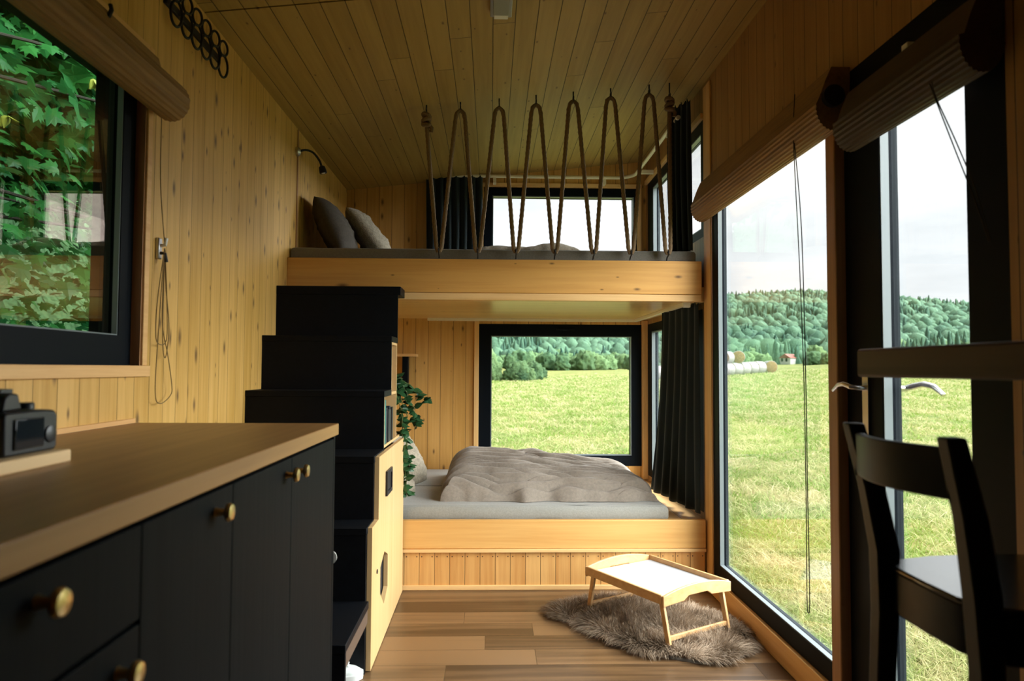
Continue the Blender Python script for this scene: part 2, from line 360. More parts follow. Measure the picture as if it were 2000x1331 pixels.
# ---- windows
def window(name, axis, face, outer, glass, depth, d_glass, sign, gmat, bead=.008, setback=0.0):
    """frame fills outer rect, glass rect inside; room face of the frame at face+sign*setback"""
    o = struct(name)
    u0,u1,z0,z1 = outer; g0,g1,h0,h1 = glass
    a = face+sign*setback; b = face+sign*depth
    fr = MB(); bd = MB()
    def B(mb, uu0,uu1,zz0,zz1, aa, bb):
        lo,hi = min(aa,bb),max(aa,bb)
        if axis == 'x': mb.box(lo,hi,uu0,uu1,zz0,zz1)
        else: mb.box(uu0,uu1,lo,hi,zz0,zz1)
    B(fr,u0,g0,z0,z1,a,b); B(fr,g1,u1,z0,z1,a,b); B(fr,g0,g1,z0,h0,a,b); B(fr,g0,g1,h1,z1,a,b)
    c = face+sign*(d_glass-.006); a2 = a+sign*.003
    B(bd,g0,g0+bead,h0,h1,a2,c); B(bd,g1-bead,g1,h0,h1,a2,c); B(bd,g0+bead,g1-bead,h0,h0+bead,a2,c); B(bd,g0+bead,g1-bead,h1-bead,h1,a2,c)
    build('window_frame', fr, M_FRAME, o, smooth=False)
    build('glazing_bead', bd, M_BEAD, o, smooth=False)
    p = MB(); B(p,g0,g1,h0,h1,face+sign*d_glass,face+sign*(d_glass+.006)); build('window_pane', p, gmat, o, smooth=False)
    return o
w1 = window('window_1','x',XL,WIN1,(.45,2.165,1.292,2.10),.12,.055,-1,M_GLASSL,.004,.03)
tr = MB(); tr.box(XL-.03,XL+.012,.30,2.285,1.165,1.20); tr.box(XL-.03,XL+.006,2.245,2.275,1.20,2.235); tr.box(XL-.03,XL+.006,.30,2.245,2.2,2.235)
build('window_trim', tr, M_TRIMY, w1, bevel=.002)
rv = MB(); rv.box(XL-.03,XL-.0005,2.238,2.2448,1.2,2.2); build('window_reveal', rv, M_POST, w1)
w2 = window('window_2','y',YB,UPB,(.005,1.105,2.0,2.535),.10,.035,1,M_GLASS,.007)
w3 = window('window_3','y',YB,LOB,(.0,1.083,.535,1.449),.10,.03,1,M_GLASS,.007)
h = MB(); h.box(.50,.64,YB-.028,YB-.012,1.495,1.508); h.box(.555,.585,YB-.014,YB,1.49,1.513); build('window_handle', h, M_FRAME, w3, bevel=.003)
h = MB(); h.box(.865,.955,YB-.03,YB-.006,.466,.478); h.box(.90,.92,YB-.008,YB,.463,.481); build('window_latch', h, M_WHITE, w3, bevel=.003)
tr = MB(); tr.box(-.128,-.092,YB-.018,YB,.40,1.575); build('window_trim', tr, M_TRIM, w3, bevel=.002)
w4 = window('window_4','x',XR,UPS,(3.92,5.11,2.0,2.555),.055,.035,1,M_GLASS,.007)
w5 = window('window_5','x',XR,LOS_,(3.99,5.17,.445,1.48),.055,.035,1,M_GLASS,.008)
w6 = window('window_6','x',XR,BIG,(2.395,3.64,.172,2.13),.05,.03,1,M_GLASS,.005)
# trims and posts of the shell
build('trim_1', MB().box(1.16,XR,YB-.045,YB,.36,1.572), M_TRIM, kind='structure', bevel=.002)
build('trim_2', MB().box(1.19,XR,3.727,3.845,0,2.79), M_TRIM, kind='structure', bevel=.003)
build('trim_3', MB().box(1.165,XR+.03,2.308,2.372,0,2.2), M_POST, kind='structure', bevel=.004)
build('baseboard_right', MB().box(1.182,XR,2.372,3.727,0,.10), M_TRIMY, kind='structure', bevel=.003)
build('trim_4', MB().box(1.125,1.155,YB-.035,YB,1.862,2.60), M_TRIM, kind='structure', bevel=.002)
build('trim_5', MB().box(-.12,1.16,YB-.02,YB,2.603,2.632), M_TRIMX, kind='structure', bevel=.002)
build('trim_6', MB().box(1.18,XR,3.86,5.30,2.623,2.655), M_TRIMY, kind='structure', bevel=.002)
build('trim_8', MB().box(XL,XL+.012,YF,2.20,1.0225,1.036), M_TRIMY, kind='structure')

# ---- door
d1 = window('door_1','x',XR,DOOR,(1.705,2.10,.14,2.07),.06,.035,1,M_GLASS,.005)
for c in d1.children: c.name = {'window_frame':'door_frame','window_pane':'door_pane'}.get(c.name.split('.')[0], c.name)
def lever(x0, sgn, ydir, name, mat):
    mb = MB(); z = 1.14; y = 2.185
    if sgn < 0:
        mb.box(min(x0,x0+sgn*.008),max(x0,x0+sgn*.008),y-.017,y+.017,z-.17,z+.05)
    p = [(x0,y,z),(x0+sgn*.03,y,z),(x0+sgn*.048,y+ydir*.012,z+.004),(x0+sgn*.052,y+ydir*.045,z+.012),(x0+sgn*.05,y+ydir*.085,z+.008),(x0+sgn*.048,y+ydir*.125,z-.012)]
    mb.tube(p,[.0085,.0085,.009,.0085,.0075,.006],10); return build(name, mb, mat, d1, bevel=.001)
lever(XR,-1,1,'door_handle',M_STEEL); 
mb = MB(); x0 = XR+.06; mb.tube([(x0,2.14,1.14),(x0+.035,2.14,1.14),(x0+.05,2.12,1.148),(x0+.05,2.07,1.155),(x0+.05,2.02,1.148),(x0+.05,1.975,1.125)],[.009,.009,.0095,.009,.008,.006],10); build('door_handle', mb, M_STEEL, d1)

# ------------------------------------------------------------------ loft
lf = thing('loft_platform','sleeping loft platform with a wide pine front beam above the lower bed','loft',(0.03,4.5,1.575))
build('front_beam', MB().box(XL,1.165,3.80,3.86,1.612,1.797), M_PINE, lf, bevel=.003)
build('lip_board', MB().box(XL,1.165,3.806,3.855,1.573,1.611), M_TRIMX, lf, bevel=.002)
build('deck', MB().box(XL+.001,XR-.001,3.861,YB-.001,1.577,1.66), M_LOFTU, lf, smooth=False)
def mattress(name, label, mat, x0,x1,y0,y1,z0,z1, r=.03, cat='mattress', group=None, wob=.004):
    mb = MB(); nx, ny = 60, 24
    pts = []
    prof = [(r,0),(r*.3,r*.3),(0,r),(0,(z1-z0)-r),(r*.3,(z1-z0)-r*.3),(r,z1-z0)]
    rings = []
    def ring(ins, z):
        c = []; X0,X1,Y0,Y1 = x0+ins,x1-ins,y0+ins,y1-ins
        for i in range(nx): c.append((X0+(X1-X0)*i/nx,Y0,z))
        for i in range(ny): c.append((X1,Y0+(Y1-Y0)*i/ny,z))
        for i in range(nx): c.append((X1-(X1-X0)*i/nx,Y1,z))
        for i in range(ny): c.append((X0,Y1-(Y1-Y0)*i/ny,z))
        return c
    n = 2*(nx+ny); v = []
    for ins,z in prof:
        for p in ring(ins,z0+z):
            k = mnoise.noise((p[0]*9,p[1]*9,p[2]*20))*wob if z>0 else 0
            v.append((p[0]+k*.5,p[1]+k,max(z0,p[2]+k)))
    f = []
    for j in range(len(prof)-1):
        for i in range(n): f.append((j*n+i,j*n+(i+1)%n,(j+1)*n+(i+1)%n,(j+1)*n+i))
    f.append(tuple(range(n-1,-1,-1)))
    # gently uneven top
    X0,X1,Y0,Y1 = x0+r,x1-r,y0+r,y1-r
    mb.add(v,f)
    def top(u,w):
        e = min(u,1-u,w,1-w)*8; return (X0+(X1-X0)*u, Y0+(Y1-Y0)*w, z1+min(1,e)*mnoise.noise((u*5,w*4,z1))*wob*1.5+ (0 if e<=0 else -.0))
    mb.grid(top,40,20)
    o = build(name, mb, mat, None, origin=((x0+x1)/2,(y0+y1)/2,z0)); return tag(o,label,cat,group)
mattress('mattress','long dark taupe mattress lying on the upper loft behind the ropes',M_MATTD,XL+.006,1.145,3.845,5.25,1.661,1.862,.02)

def pillow(name, label, mat, c, wid, hei, thick, rot, bump=.0, seed=0, group=None, cat='pillow', crease=.0):
    mb = MB(); n = 26
    R = Matrix(rot).transposed() if not isinstance(rot,Matrix) else rot
    for s in (1,-1):
        def fn(u,w,s=s):
            a = 2*u-1; b_ = 2*w-1
            pin = 1-.10*(abs(a)*abs(b_))**1.5
            k = max(0,(1-abs(a)**2.6))**.55*max(0,(1-abs(b_)**2.6))**.55
            x = a*wid/2*(1-.07*(1-abs(a))*0)*pin*(1-.05*b_*b_*0) ; y = b_*hei/2*pin
            z = s*k*thick/2
            z += k*crease*mnoise.noise((a*2.2+seed,b_*9,s*3+seed)) + k*bump*mnoise.noise((a*14,b_*14,seed+s))
            return Vector(c)+R@Vector((x,y,z))
        g = MB().grid(fn,n,n)
        if s < 0: g.f = [q[::-1] for q in g.f]
        mb.add(g.v,g.f)
    bm_o = build(name, mb, mat, None, origin=c, angle=80)
    bm = bmesh.new(); bm.from_mesh(bm_o.data); bmesh.ops.remove_doubles(bm, verts=bm.verts, dist=.0008); bm.to_mesh(bm_o.data); bm.free()
    return tag(bm_o,label,cat,group)
def frame_rot(xa, ya):
    xa = Vector(xa).normalized(); ya = Vector(ya); ya = (ya-xa*ya.dot(xa)).normalized(); za = xa.cross(ya)
    return Matrix((xa,ya,za)).transposed()
pillow('pillow','smooth dark grey pillow leaning on the left wall of the loft',M_DPIL,(-.955,4.27,2.035),.50,.40,.17,frame_rot((0,1,0),(-.50,0,1)),crease=.012)
pillow('pillow','fluffy light grey pillow leaning beside the dark one on the loft',M_FURP,(-.80,4.62,2.05),.50,.46,.16,frame_rot((0,1,0),(-.75,0,1)),bump=.012,crease=.02,seed=4)

def ridged(x,y,sx,sy,seed):
    n = mnoise.noise((x*sx+seed,y*sy,seed*1.7)); return 1-abs(n)*2
def blanket(name,label,mat,x0,x1,y0,y1,z0,amp,seed,nu=150,nv=120,sx=2.2,sy=13,wr=.03,skew=None,cat='duvet',edge=.16):
    mb = MB()
    def fn(u,w,top=True):
        e = min(u,1-u)*(x1-x0); e2 = min(w,1-w)*(y1-y0); e = min(e,e2*1.0)
        d = min(1,e/edge); rim = math.sqrt(max(0,1-(1-d)**2))
        wob = .035*mnoise.noise((u*6+seed,w*5,2.2)); x = x0+(x1-x0)*u; y = y0+(y1-y0)*w
        if e < .1:
            k = 1-e/.1; x += k*.05*mnoise.noise((w*7,seed,u*7)); y += k*.04*mnoise.noise((u*9,seed+3,w*4))
        A = amp(u,w)
        xx = x+.10*mnoise.noise((x*3,y*3,seed)); yy = y+.07*mnoise.noise((x*2.6,y*2.5,seed+5))+.02*mnoise.noise((x*7,y*6,seed+8))
        def puff(n,k):
            t = min(1.0,abs(n)*k); return math.sqrt(max(0,1-(1-t)**2))
        r1 = puff(mnoise.noise((xx*sx+seed,yy*sy,seed*1.7)),2.0); r2 = puff(mnoise.noise((xx*sx*2.1+seed,yy*sy*2.1+4,seed+20)),1.9)
        z = rim*(A + wr*(r1*.8+r2*.4-.62) + .004*mnoise.noise((x*14,y*34,seed)))
        r1 = r1*.6
        return (x+.012*r1*rim, y+.01*r2*rim, z0+max(0.0,z))
    mb.grid(fn,nu,nv)
    b0 = len(mb.v)
    mb.grid(lambda u,w:(lambda p:(p[0],p[1],z0-.001))(fn(u,w)),nu//4,nv//4)
    o = build(name,mb,mat,None,origin=((x0+x1)/2,(y0+y1)/2,z0),angle=70); return tag(o,label,cat)
blanket('blanket','rumpled pale blanket on the loft mattress below the rear window',M_FURP,-.10,.55,4.2,5.0,1.865,lambda u,w:.085+.05*math.exp(-((u-.75)/.2)**2)*(.4+w*.6),31,90,70,3,7,.025,cat='blanket',edge=.12)

# rope balustrade
hx = [-.363,-.177,.037,.241,.448,.656,.871,.985]; hz = [2.616,2.639,2.657,2.678,2.702,2.725,2.746,2.725]
bx = [-.288,-.076,.134,.348,.562,.768,.973]; RY = 3.785
rp = MB(); path = [(hx[0],RY,hz[0]-.07)]
for i in range(7):
    path.append((bx[i]-.014,RY,1.86)); path += [(bx[i]-.006,RY,1.838),(bx[i]+.006,RY,1.838),(bx[i]+.014,RY,1.86)]
    if i < 6:
        x,z = hx[i+1],hz[i+1]-.018
        path += [(x-.026,RY,z-.05),(x-.019,RY,z-.018),(x,RY,z),(x+.019,RY,z-.018),(x+.026,RY,z-.05)]
    else: path.append((hx[7],RY,hz[7]-.07))
fine = []
for a,b in zip(path[:-1],path[1:]):
    d = (Vector(b)-Vector(a)).length; n = max(1,int(d/.011))
    for k in range(n): fine.append(Vector(a).lerp(Vector(b),k/n))
fine.append(Vector(path[-1]))
rad = [.0115*(1+.10*math.sin(i*2.2)) for i in range(len(fine))]
ro = thing('rope_balustrade','brown rope zigzagging between ceiling and loft beam as a balustrade','rope',(.3,RY,1.84))
rp.tube(fine,rad,8); build('rope', rp, M_ROPE, ro)
def knot(c):
    mb = MB(); c = Vector(c)
    for k in range(3):
        ring = []
        for i in range(16):
            a = 2*PI*i/16; ring.append(c+Vector((.017*math.cos(a),.017*math.sin(a),(k-1)*.024+.008*math.sin(a+k*2))))
        mb.tube(ring,.0125,8,closed=True)
    mb.tube([c+Vector((.012,.005,-.02)),c+Vector((.03,.0,-.045)),c+Vector((.026,.004,-.065))],.011,8)
    return build('knot', mb, M_ROPE, ro)
knot((hx[0],RY,hz[0]-.055)); knot((hx[7],RY,hz[7]-.055))
for i,x in enumerate(hx):
    mb = MB(); zt = ceil_z(x); z = hz[i]-.018
    mb.tube([(x,RY,zt+.004),(x,RY,z+.028)],.004,8)
    ring = [(x,RY+.016*math.sin(a),z+.012+.016*math.cos(a)) for a in [2*PI*k/16 for k in range(16)]]
    mb.tube(ring,.0035,6,closed=True)
    nm = ['first','second','third','fourth','fifth','sixth','seventh','eighth'][i]
    tag(build('ceiling_hook',mb,M_IRON,None,origin=(x,RY,zt)), f'small black screw hook in the ceiling, {nm} from the left over the rope', 'hook','ceiling hooks holding the rope')
for i,x in enumerate(bx):
    mb = MB(); mb.tube([(x,3.812,1.80),(x,3.812,1.797+.012)],.004,8)
    mb.tube([(x,3.812,1.806),(x,RY+.016,1.818),(x,RY-.006,1.822),(x,RY-.016,1.834),(x,RY-.012,1.85)],.004,6)
    nm = ['first','second','third','fourth','fifth','sixth','seventh'][i]
    tag(build('beam_hook',mb,M_IRON,None,origin=(x,3.812,1.797)), f'small black hook on top of the loft beam, {nm} from the left under the rope', 'hook','beam hooks holding the rope')

# rails and curtains
ur = thing('curtain_rail','white curtain rail running round the loft corner above the upper windows','curtain rail',(.5,5.2,2.66))
zr = 2.662
p = [(-.52,5.24,zr),(.95,5.24,zr)]+[(.95+.13*math.sin(a),5.11+.13*math.cos(a),zr) for a in [k*PI/2/6 for k in range(1,7)]]+[(1.08,3.95,zr)]
build('rail', MB().tube(p,.013,10), M_CREAM, ur)
for x in (.02,.86):
    build('bracket', MB().box(x-.012,x+.012,5.235,YB-.0005,zr-.05,zr-.008), M_CREAM, ur)
for y in (5.0,4.2):
    build('bracket', MB().box(1.075,XR-.0005,y-.012,y+.012,zr-.035,zr-.008), M_CREAM, ur)
lr = thing('curtain_rail','white curtain track fixed under the loft above the lower bed windows','curtain rail',(.5,5.2,1.56))
build('rail', MB().box(-.48,1.11,5.235,5.262,1.556,1.577), M_CREAM, lr, bevel=.002)
build('side_rail', MB().box(1.085,1.11,3.88,5.235,1.556,1.577), M_CREAM, lr, bevel=.002)
build('end_cap', MB().box(1.078,1.118,3.855,3.88,1.545,1.577), M_WHITE, lr, bevel=.003)

def curtain(label, a_top, b_top, a_bot, b_bot, zt, zb, folds, amp, seed, group=None, ragged=.0, tuck=0):
    mb = MB(); A,B_,C_,D = [Vector((*q,0)) for q in (a_top,b_top,a_bot,b_bot)]
    def fn(u,w):
        k = w**1.6; p = A.lerp(B_,u).lerp(C_.lerp(D,u),k); t = (B_-A).normalized(); n = Vector((-t.y,t.x,0))
        am = amp*(.55+.45*w)*(1+.4*mnoise.noise((u*3,seed,w)))
        ph = 2*PI*folds*u+.7*mnoise.noise((u*2,w*1.2,seed))*2
        p = p+n*am*math.sin(ph)+t*.4*am*math.cos(ph*1.0+1)
        z = zt+(zb-zt)*w
        if w > .97: z += ragged*mnoise.noise((u*9,seed,1))
        if w < .03: z += .012*math.sin(2*PI*folds*2*u)
        return (p.x,p.y,z)
    mb.grid(fn,int(folds*22),46)
    o = build('curtain',mb,M_CURT,None,origin=((a_top[0]+b_top[0])/2,(a_top[1]+b_top[1])/2,zt),solid=.003,angle=80); return tag(o,label,'curtain',group)
curtain('dark teal curtain bunched at the left of the rear loft window',(-.50,5.24),(-.075,5.24),(-.49,5.22),(-.07,5.23),2.66,1.868,7,.022,1)
curtain('dark teal curtain bunched between rope end and right wall on the loft',(1.045,4.07),(1.125,3.87),(1.05,4.05),(1.135,3.87),2.735,1.868,4,.020,2)
curtain('dark teal curtain hanging at the right side of the lower bed',(1.09,4.40),(1.165,3.87),(1.075,4.66),(1.172,3.87),1.572,.395,6,.017,3,ragged=.02)

# ------------------------------------------------------------------ lower bed
bd = thing('bed_platform','built-in pine bed platform with boarded front under the loft','bed platform',(0.03,4.5,0))
build('front_board', MB().box(-.476,1.18,3.80,3.835,.222,.375), M_PINEB, bd, bevel=.004)
build('rail_board', MB().box(-.476,1.18,3.793,3.835,.203,.221), M_TRIMX, bd, bevel=.002)
build('boarded_front', MB().box(-.476,1.18,3.813,3.835,.026,.203), M_PLANKBED, bd, smooth=False)
build('skirting', MB().box(-.476,1.18,3.802,3.835,0,.026), M_TRIMX, bd, bevel=.003)
build('deck', MB().box(XL,XR,3.836,YB,.30,.355), wood('pine_deck',(.80,.50,.22),(.68,.38,.14),'X','Y',.15,.002,rough=.3), bd, smooth=False)
mattress('mattress','front grey mattress along the open edge of the lower bed',M_MATT,-1.09,.985,3.845,4.51,.356,.444,.025)
mattress('mattress','rear grey mattress below the window of the lower bed',M_MATT,-1.09,.985,4.515,5.27,.356,.442,.025)
def damp(u,w):
    l = (1-u); return .062+.105*l*(.45+.55*w)+.035*w*(1-abs(2*u-.9))
blanket('duvet','rumpled taupe plush duvet spread over the lower bed',M_DUVET,-.285,.955,3.955,4.98,.446,damp,5,330,320,1.3,11.5,.105)
pillow('pillow','fluffy grey pillow leaning behind the stairs at the left of the lower bed',M_FURP,(-.60,4.62,.585),.46,.40,.20,frame_rot((.45,1,0),(-.55,.25,1)),bump=.012,crease=.02,seed=9)
pillow('cushion','small pale fluffy cushion under the trailing plant on the lower bed',M_FURP,(-.545,4.16,.515),.24,.22,.13,frame_rot((.3,1,0),(-.8,.2,1)),bump=.014,crease=.01,seed=12,cat='cushion')

# wall shelf at the back
ws = thing('wall_shelf','small wooden ledge with dark upright on the back wall behind the plant','shelf',(-.62,5.25,1.29))
build('shelf_board', MB().box(-.80,-.555,5.19,YB,1.284,1.303), M_TRIMX, ws, bevel=.002)
build('upright', MB().box(-.665,-.622,5.24,YB,1.00,1.284), M_FRAME, ws, bevel=.002)

# ------------------------------------------------------------------ stairs
XS = -.486
st = thing('storage_stairs','black storage staircase with light plywood doors beside the bed','stairs',(-.8,3.2,0))
RI = [2.344,2.775,2.935,3.195,3.413,3.623]; TZ = [.284,.567,.828,1.092,1.353,1.621]
def bx_(name,mat,*a,**k): return build(name, MB().box(*a), mat, st, **k)
# risers (each hides the shelf behind it)
bx_('riser',M_BLACK,XL,XS+.012,RI[0],RI[0]+.018,0,TZ[0]-.02)
for i in range(1,6): bx_('riser',M_BLACK,XL,XS,RI[i],RI[i]+.016,(TZ[i-1] if i>1 else .0),TZ[i]-.028)
for i in range(6):
    y1 = RI[i+1] if i<5 else 3.79
    bx_('tread',M_BLACK,XL,XS+(.014 if i in (0,5) else .003),RI[i]-.004,y1,TZ[i]-(.045 if i==5 else .028),TZ[i],bevel=.002)
bx_('cubby_fascia',plain('fascia_brown_reflection',(.11,.075,.055),.4),XS-.004,XS+.010,RI[0]+.018,RI[1],TZ[0]-.085,TZ[0]-.029)  # black board; the brown paints in a warm reflection
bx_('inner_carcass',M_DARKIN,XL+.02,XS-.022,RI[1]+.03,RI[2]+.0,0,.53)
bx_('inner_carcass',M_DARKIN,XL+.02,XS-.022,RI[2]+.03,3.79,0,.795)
bx_('shelf_back',M_PLY,XL+.02,XL+.035,3.215,3.60,.843,1.06)
bx_('shelf_back',M_PLY,XL+.02,XL+.035,3.432,3.60,1.081,1.31)
# doors with cut-outs: built from pieces round the opening
def door_prism(name, poly, hole=None, label=None):
    bm = bmesh.new(); mb = MB()
    x1,x0 = XS+.020, XS+.001
    if hole is None:
        mb.prism(poly,'x',x0,x1); return build(name, mb, M_PLY, st, bevel=.0015)
    # triangulate outline with hole through bmesh
    ov = [bm.verts.new((x0,y,z)) for y,z in poly]; hv = [bm.verts.new((x0,y,z)) for y,z in hole]
    ed = [bm.edges.new((a[i],a[(i+1)%len(a)])) for a in (ov,hv) for i in range(len(a))]
    bmesh.ops.triangle_fill(bm, use_beauty=True, edges=ed)
    r = bmesh.ops.extrude_face_region(bm, geom=bm.faces[:])
    bmesh.ops.translate(bm, verts=[v for v in r['geom'] if isinstance(v,bmesh.types.BMVert)], vec=(x1-x0,0,0))
    bmesh.ops.recalc_face_normals(bm, faces=bm.faces)
    bm.verts.index_update()
    mb.add([v.co for v in bm.verts],[tuple(v.index for v in f.verts) for f in bm.faces]); bm.free()
    return build(name, mb, M_PLY, st, smooth=False)
hexa = [(3.063,.385),(3.215,.385),(3.268,.30),(3.268,.205),(3.155,.155),(3.063,.27)]
hexa = [(3.02,.345),(3.13,.385),(3.235,.345),(3.235,.20),(3.13,.155),(3.02,.235)]
d_a = door_prism('door',[(2.80,.004),(3.352,.004),(3.352,.822),(2.955,.822),(2.955,.562),(2.80,.562)],hexa)
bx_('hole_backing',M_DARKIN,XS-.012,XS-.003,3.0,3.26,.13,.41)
dd = door_prism('door',[(3.358,.004),(3.785,.004),(3.785,.822),(3.358,.822)])
mb = MB().lathe([(.009,0),(.010,.003),(.004,.004),(.004,.0045)],(XS+.0201,2.925,.355),(1,0,0),14); build('finger_hole', mb, M_DARKIN, d_a)
mb = MB(); mb.box(XS+.0201,XS+.024,3.135,3.30,.625,.735); mb.box(XS+.024,XS+.029,3.135,3.155,.625,.735); mb.box(XS+.024,XS+.029,3.28,3.30,.625,.735); mb.box(XS+.024,XS+.029,3.155,3.28,.625,.643); mb.box(XS+.024,XS+.029,3.155,3.28,.717,.735)
build('door_pull', mb, M_IRON, d_a)
# open ply shelving above the doors
ply = M_PLY
for y0,y1,z0,z1 in ((3.212,3.226,.843,1.065),(3.606,3.62,.843,1.323),(3.43,3.444,1.081,1.311)): bx_('shelf_side',ply,XL+.036,XS-.001,y0,y1,z0,z1)
bx_('shelf_board',ply,XL+.036,XS-.001,3.227,3.604,1.066,1.08)
bx_('shelf_board',ply,XL+.036,XS-.001,3.43,3.604,1.312,1.324)
bx_('shelf_board',ply,XL+.036,XS-.001,3.212,3.79,.83,.842)
bx_('ledge',M_PLY,XL+.036,XS-.03,3.622,3.79,1.02,1.034); 
# books in the lower nook
bc = [(.02,.19,.17),(.012,.016,.03),(.016,.02,.035),(.01,.012,.018),(.03,.035,.05),(.012,.02,.02),(.02,.016,.016)]
bl = ['teal book, first from the near side in the stair nook','black slim book beside the teal one in the stair nook','navy book in the middle of the stair nook','black thick book behind the navy one in the stair nook','slate grey book in the stair nook','dark green book in the stair nook','black book at the far end of the stair nook']
y = 3.236; hs = [.205,.15,.165,.155,.17,.15,.16]; ts = [.035,.03,.04,.045,.03,.035,.04]
for i in range(7):
    bk = thing('book',bl[i],'book',(-.58,y+ts[i]/2,.843),'books in the stair nook')
    hh = hs[i]; x1 = XS-.002-.002*(i%3); x0 = x1-.13
    m = plain(f'book_cover_{i}',bc[i],.5)
    cv = MB(); cv.box(x0,x1,y,y+.003,.8425,.8425+hh); cv.box(x0,x1,y+ts[i]-.003,y+ts[i],.8425,.8425+hh); cv.box(x1-.003,x1,y+.003,y+ts[i]-.003,.8425,.8425+hh)
    build('cover',cv,m,bk); build('pages',MB().box(x0+.004,x1-.0035,y+.0032,y+ts[i]-.0032,.846,.8425+hh-.004),M_WHITE,bk)
    y += ts[i]+.003
# shoes in the low cubby
def shoe(label, c, ang, group):
    o = thing('shoe',label,'shoe',c,group); up = MB(); so = MB(); L_ = .27; ca,sa = math.cos(ang),math.sin(ang)
    def tr(x,y,z): return (c[0]+ca*x-sa*y, c[1]+sa*x+ca*y, c[2]+z)
    def wdt(t): return .034+.014*math.sin(min(1,t*1.1)*PI*.9)*(1 if t>.4 else .7)
    def hgt(t): return .085 if t<.3 else .085-.05*((t-.3)/.7)**.8
    secs = []
    for i in range(17):
        t = i/16; wv = wdt(t)*(1 if 0<t<1 else .5)*(1-.5*max(0,(t-.85)/.15)**2); hv = hgt(t)*(1-.35*max(0,(t-.9)/.1)); secs.append((t*L_-.13,wv,hv))
    v = []; 
    for x,wv,hv in secs:
        for k in range(13):
            a = PI*k/12; v.append(tr(x,wv*math.cos(a),.022+(hv-.022)*math.sin(a)**.8))
    f = [(i*13+k,i*13+k+1,(i+1)*13+k+1,(i+1)*13+k) for i in range(16) for k in range(12)]
    f += [tuple(range(12,-1,-1)),tuple(range(16*13,17*13))]
    up.add(v,f); build('upper',up,M_SHOE,o,angle=60)
    ring = [(x,wv+.004) for x,wv,_ in secs]; pts = [(x,-wv) for x,wv in ring]+[(x,wv) for x,wv in ring[::-1]]
    pl = [tr(x,y,0)[:2] for x,y in pts]; so.prism(pl,'z',c[2],c[2]+.026); build('sole',so,M_SOLE,o,bevel=.003)
    la = MB()
    for k in range(4):
        x = .0+.028*k; la.tube([tr(x,-.022,.076-.008*k),tr(x,0,.083-.009*k),tr(x,.022,.076-.008*k)],.003,6)
    build('laces',la,M_SOLE,o)
shoe('white sneaker at the far side of the low stair cubby',(-.625,2.735,.001),.12,'white sneakers under the lowest step')
shoe('white sneaker nearest the camera in the low stair cubby',(-.645,2.56,.001),.05,'white sneakers under the lowest step')

# trailing plant
pt = thing('trailing_plant','green trailing plant hanging from the stair shelf over the bed','plant',(-.54,3.70,1.035))
build('pot', MB().lathe([(.030,0),(.042,.005),(.052,.075),(.054,.085),(.048,.085),(.045,.075)],(-.555,3.705,1.0345),(0,0,1),20), M_WHITE, pt)
lv = MB(); sm = MB(); rr = random.Random(5)
def leaf(mb, p, d, nrm, L_):
    d = Vector(d).normalized(); n = Vector(nrm); n = (n-d*n.dot(d)).normalized(); s = d.cross(n); pts = []
    prof = [(0,0),(.12,.30),(.35,.40),(.65,.26),(1,0)]
    top = [Vector(p)+d*L_*a+s*L_*b-n*L_*.12*b for a,b in prof]; bot = [Vector(p)+d*L_*a-s*L_*b-n*L_*.12*b for a,b in prof]; mid = [Vector(p)+d*L_*a+n*L_*.03 for a,b in prof]
    v = mid+top[1:4]+bot[1:4]
    mb.add(v,[(0,1,5),(1,2,6,5),(2,3,7,6),(3,4,7),(0,8,1),(1,8,9,2),(2,9,10,3),(3,10,4)])
strands = [[(-.55,3.71,1.13),(-.50,3.74,1.12),(-.455,3.77,1.02),(-.45,3.78,.85),(-.455,3.79,.62),(-.45,3.79,.52)],
 [(-.55,3.71,1.13),(-.51,3.72,1.10),(-.475,3.74,.96),(-.47,3.76,.78),(-.465,3.77,.66)],
 [(-.55,3.71,1.13),(-.49,3.76,1.14),(-.43,3.80,1.10),(-.38,3.82,1.05),(-.345,3.83,1.02)],
 [(-.55,3.71,1.13),(-.47,3.75,1.10),(-.42,3.79,1.0),(-.405,3.80,.93),(-.40,3.80,.90)],
 [(-.55,3.71,1.13),(-.50,3.73,1.14),(-.48,3.75,1.05),(-.465,3.76,.90),(-.44,3.79,.72),(-.44,3.80,.64)],
 [(-.55,3.70,1.13),(-.52,3.73,1.16),(-.505,3.75,1.15),(-.50,3.76,1.1)]]
for S in strands:
    pp = []
    for i in range(len(S)-1):
        for k in range(6): pp.append(Vector(S[i]).lerp(Vector(S[i+1]),k/6)+Vector((rr.uniform(-.004,.004),rr.uniform(-.004,.004),0)))
    pp.append(Vector(S[-1])); sm.tube(pp,.0022,5)
    for i in range(3,len(pp)):
        for q in range(2 if rr.random()<.65 else 1):
            a = rr.uniform(0,2*PI); d = (math.cos(a)*.8,math.sin(a)*.5,rr.uniform(-.7,.3)); leaf(lv, pp[i], d, (rr.uniform(-.5,.5),rr.uniform(-1,-.2),.7), rr.uniform(.032,.056))
build('stems', sm, M_STEM, pt); build('foliage', lv, M_LEAF, pt, smooth=False)

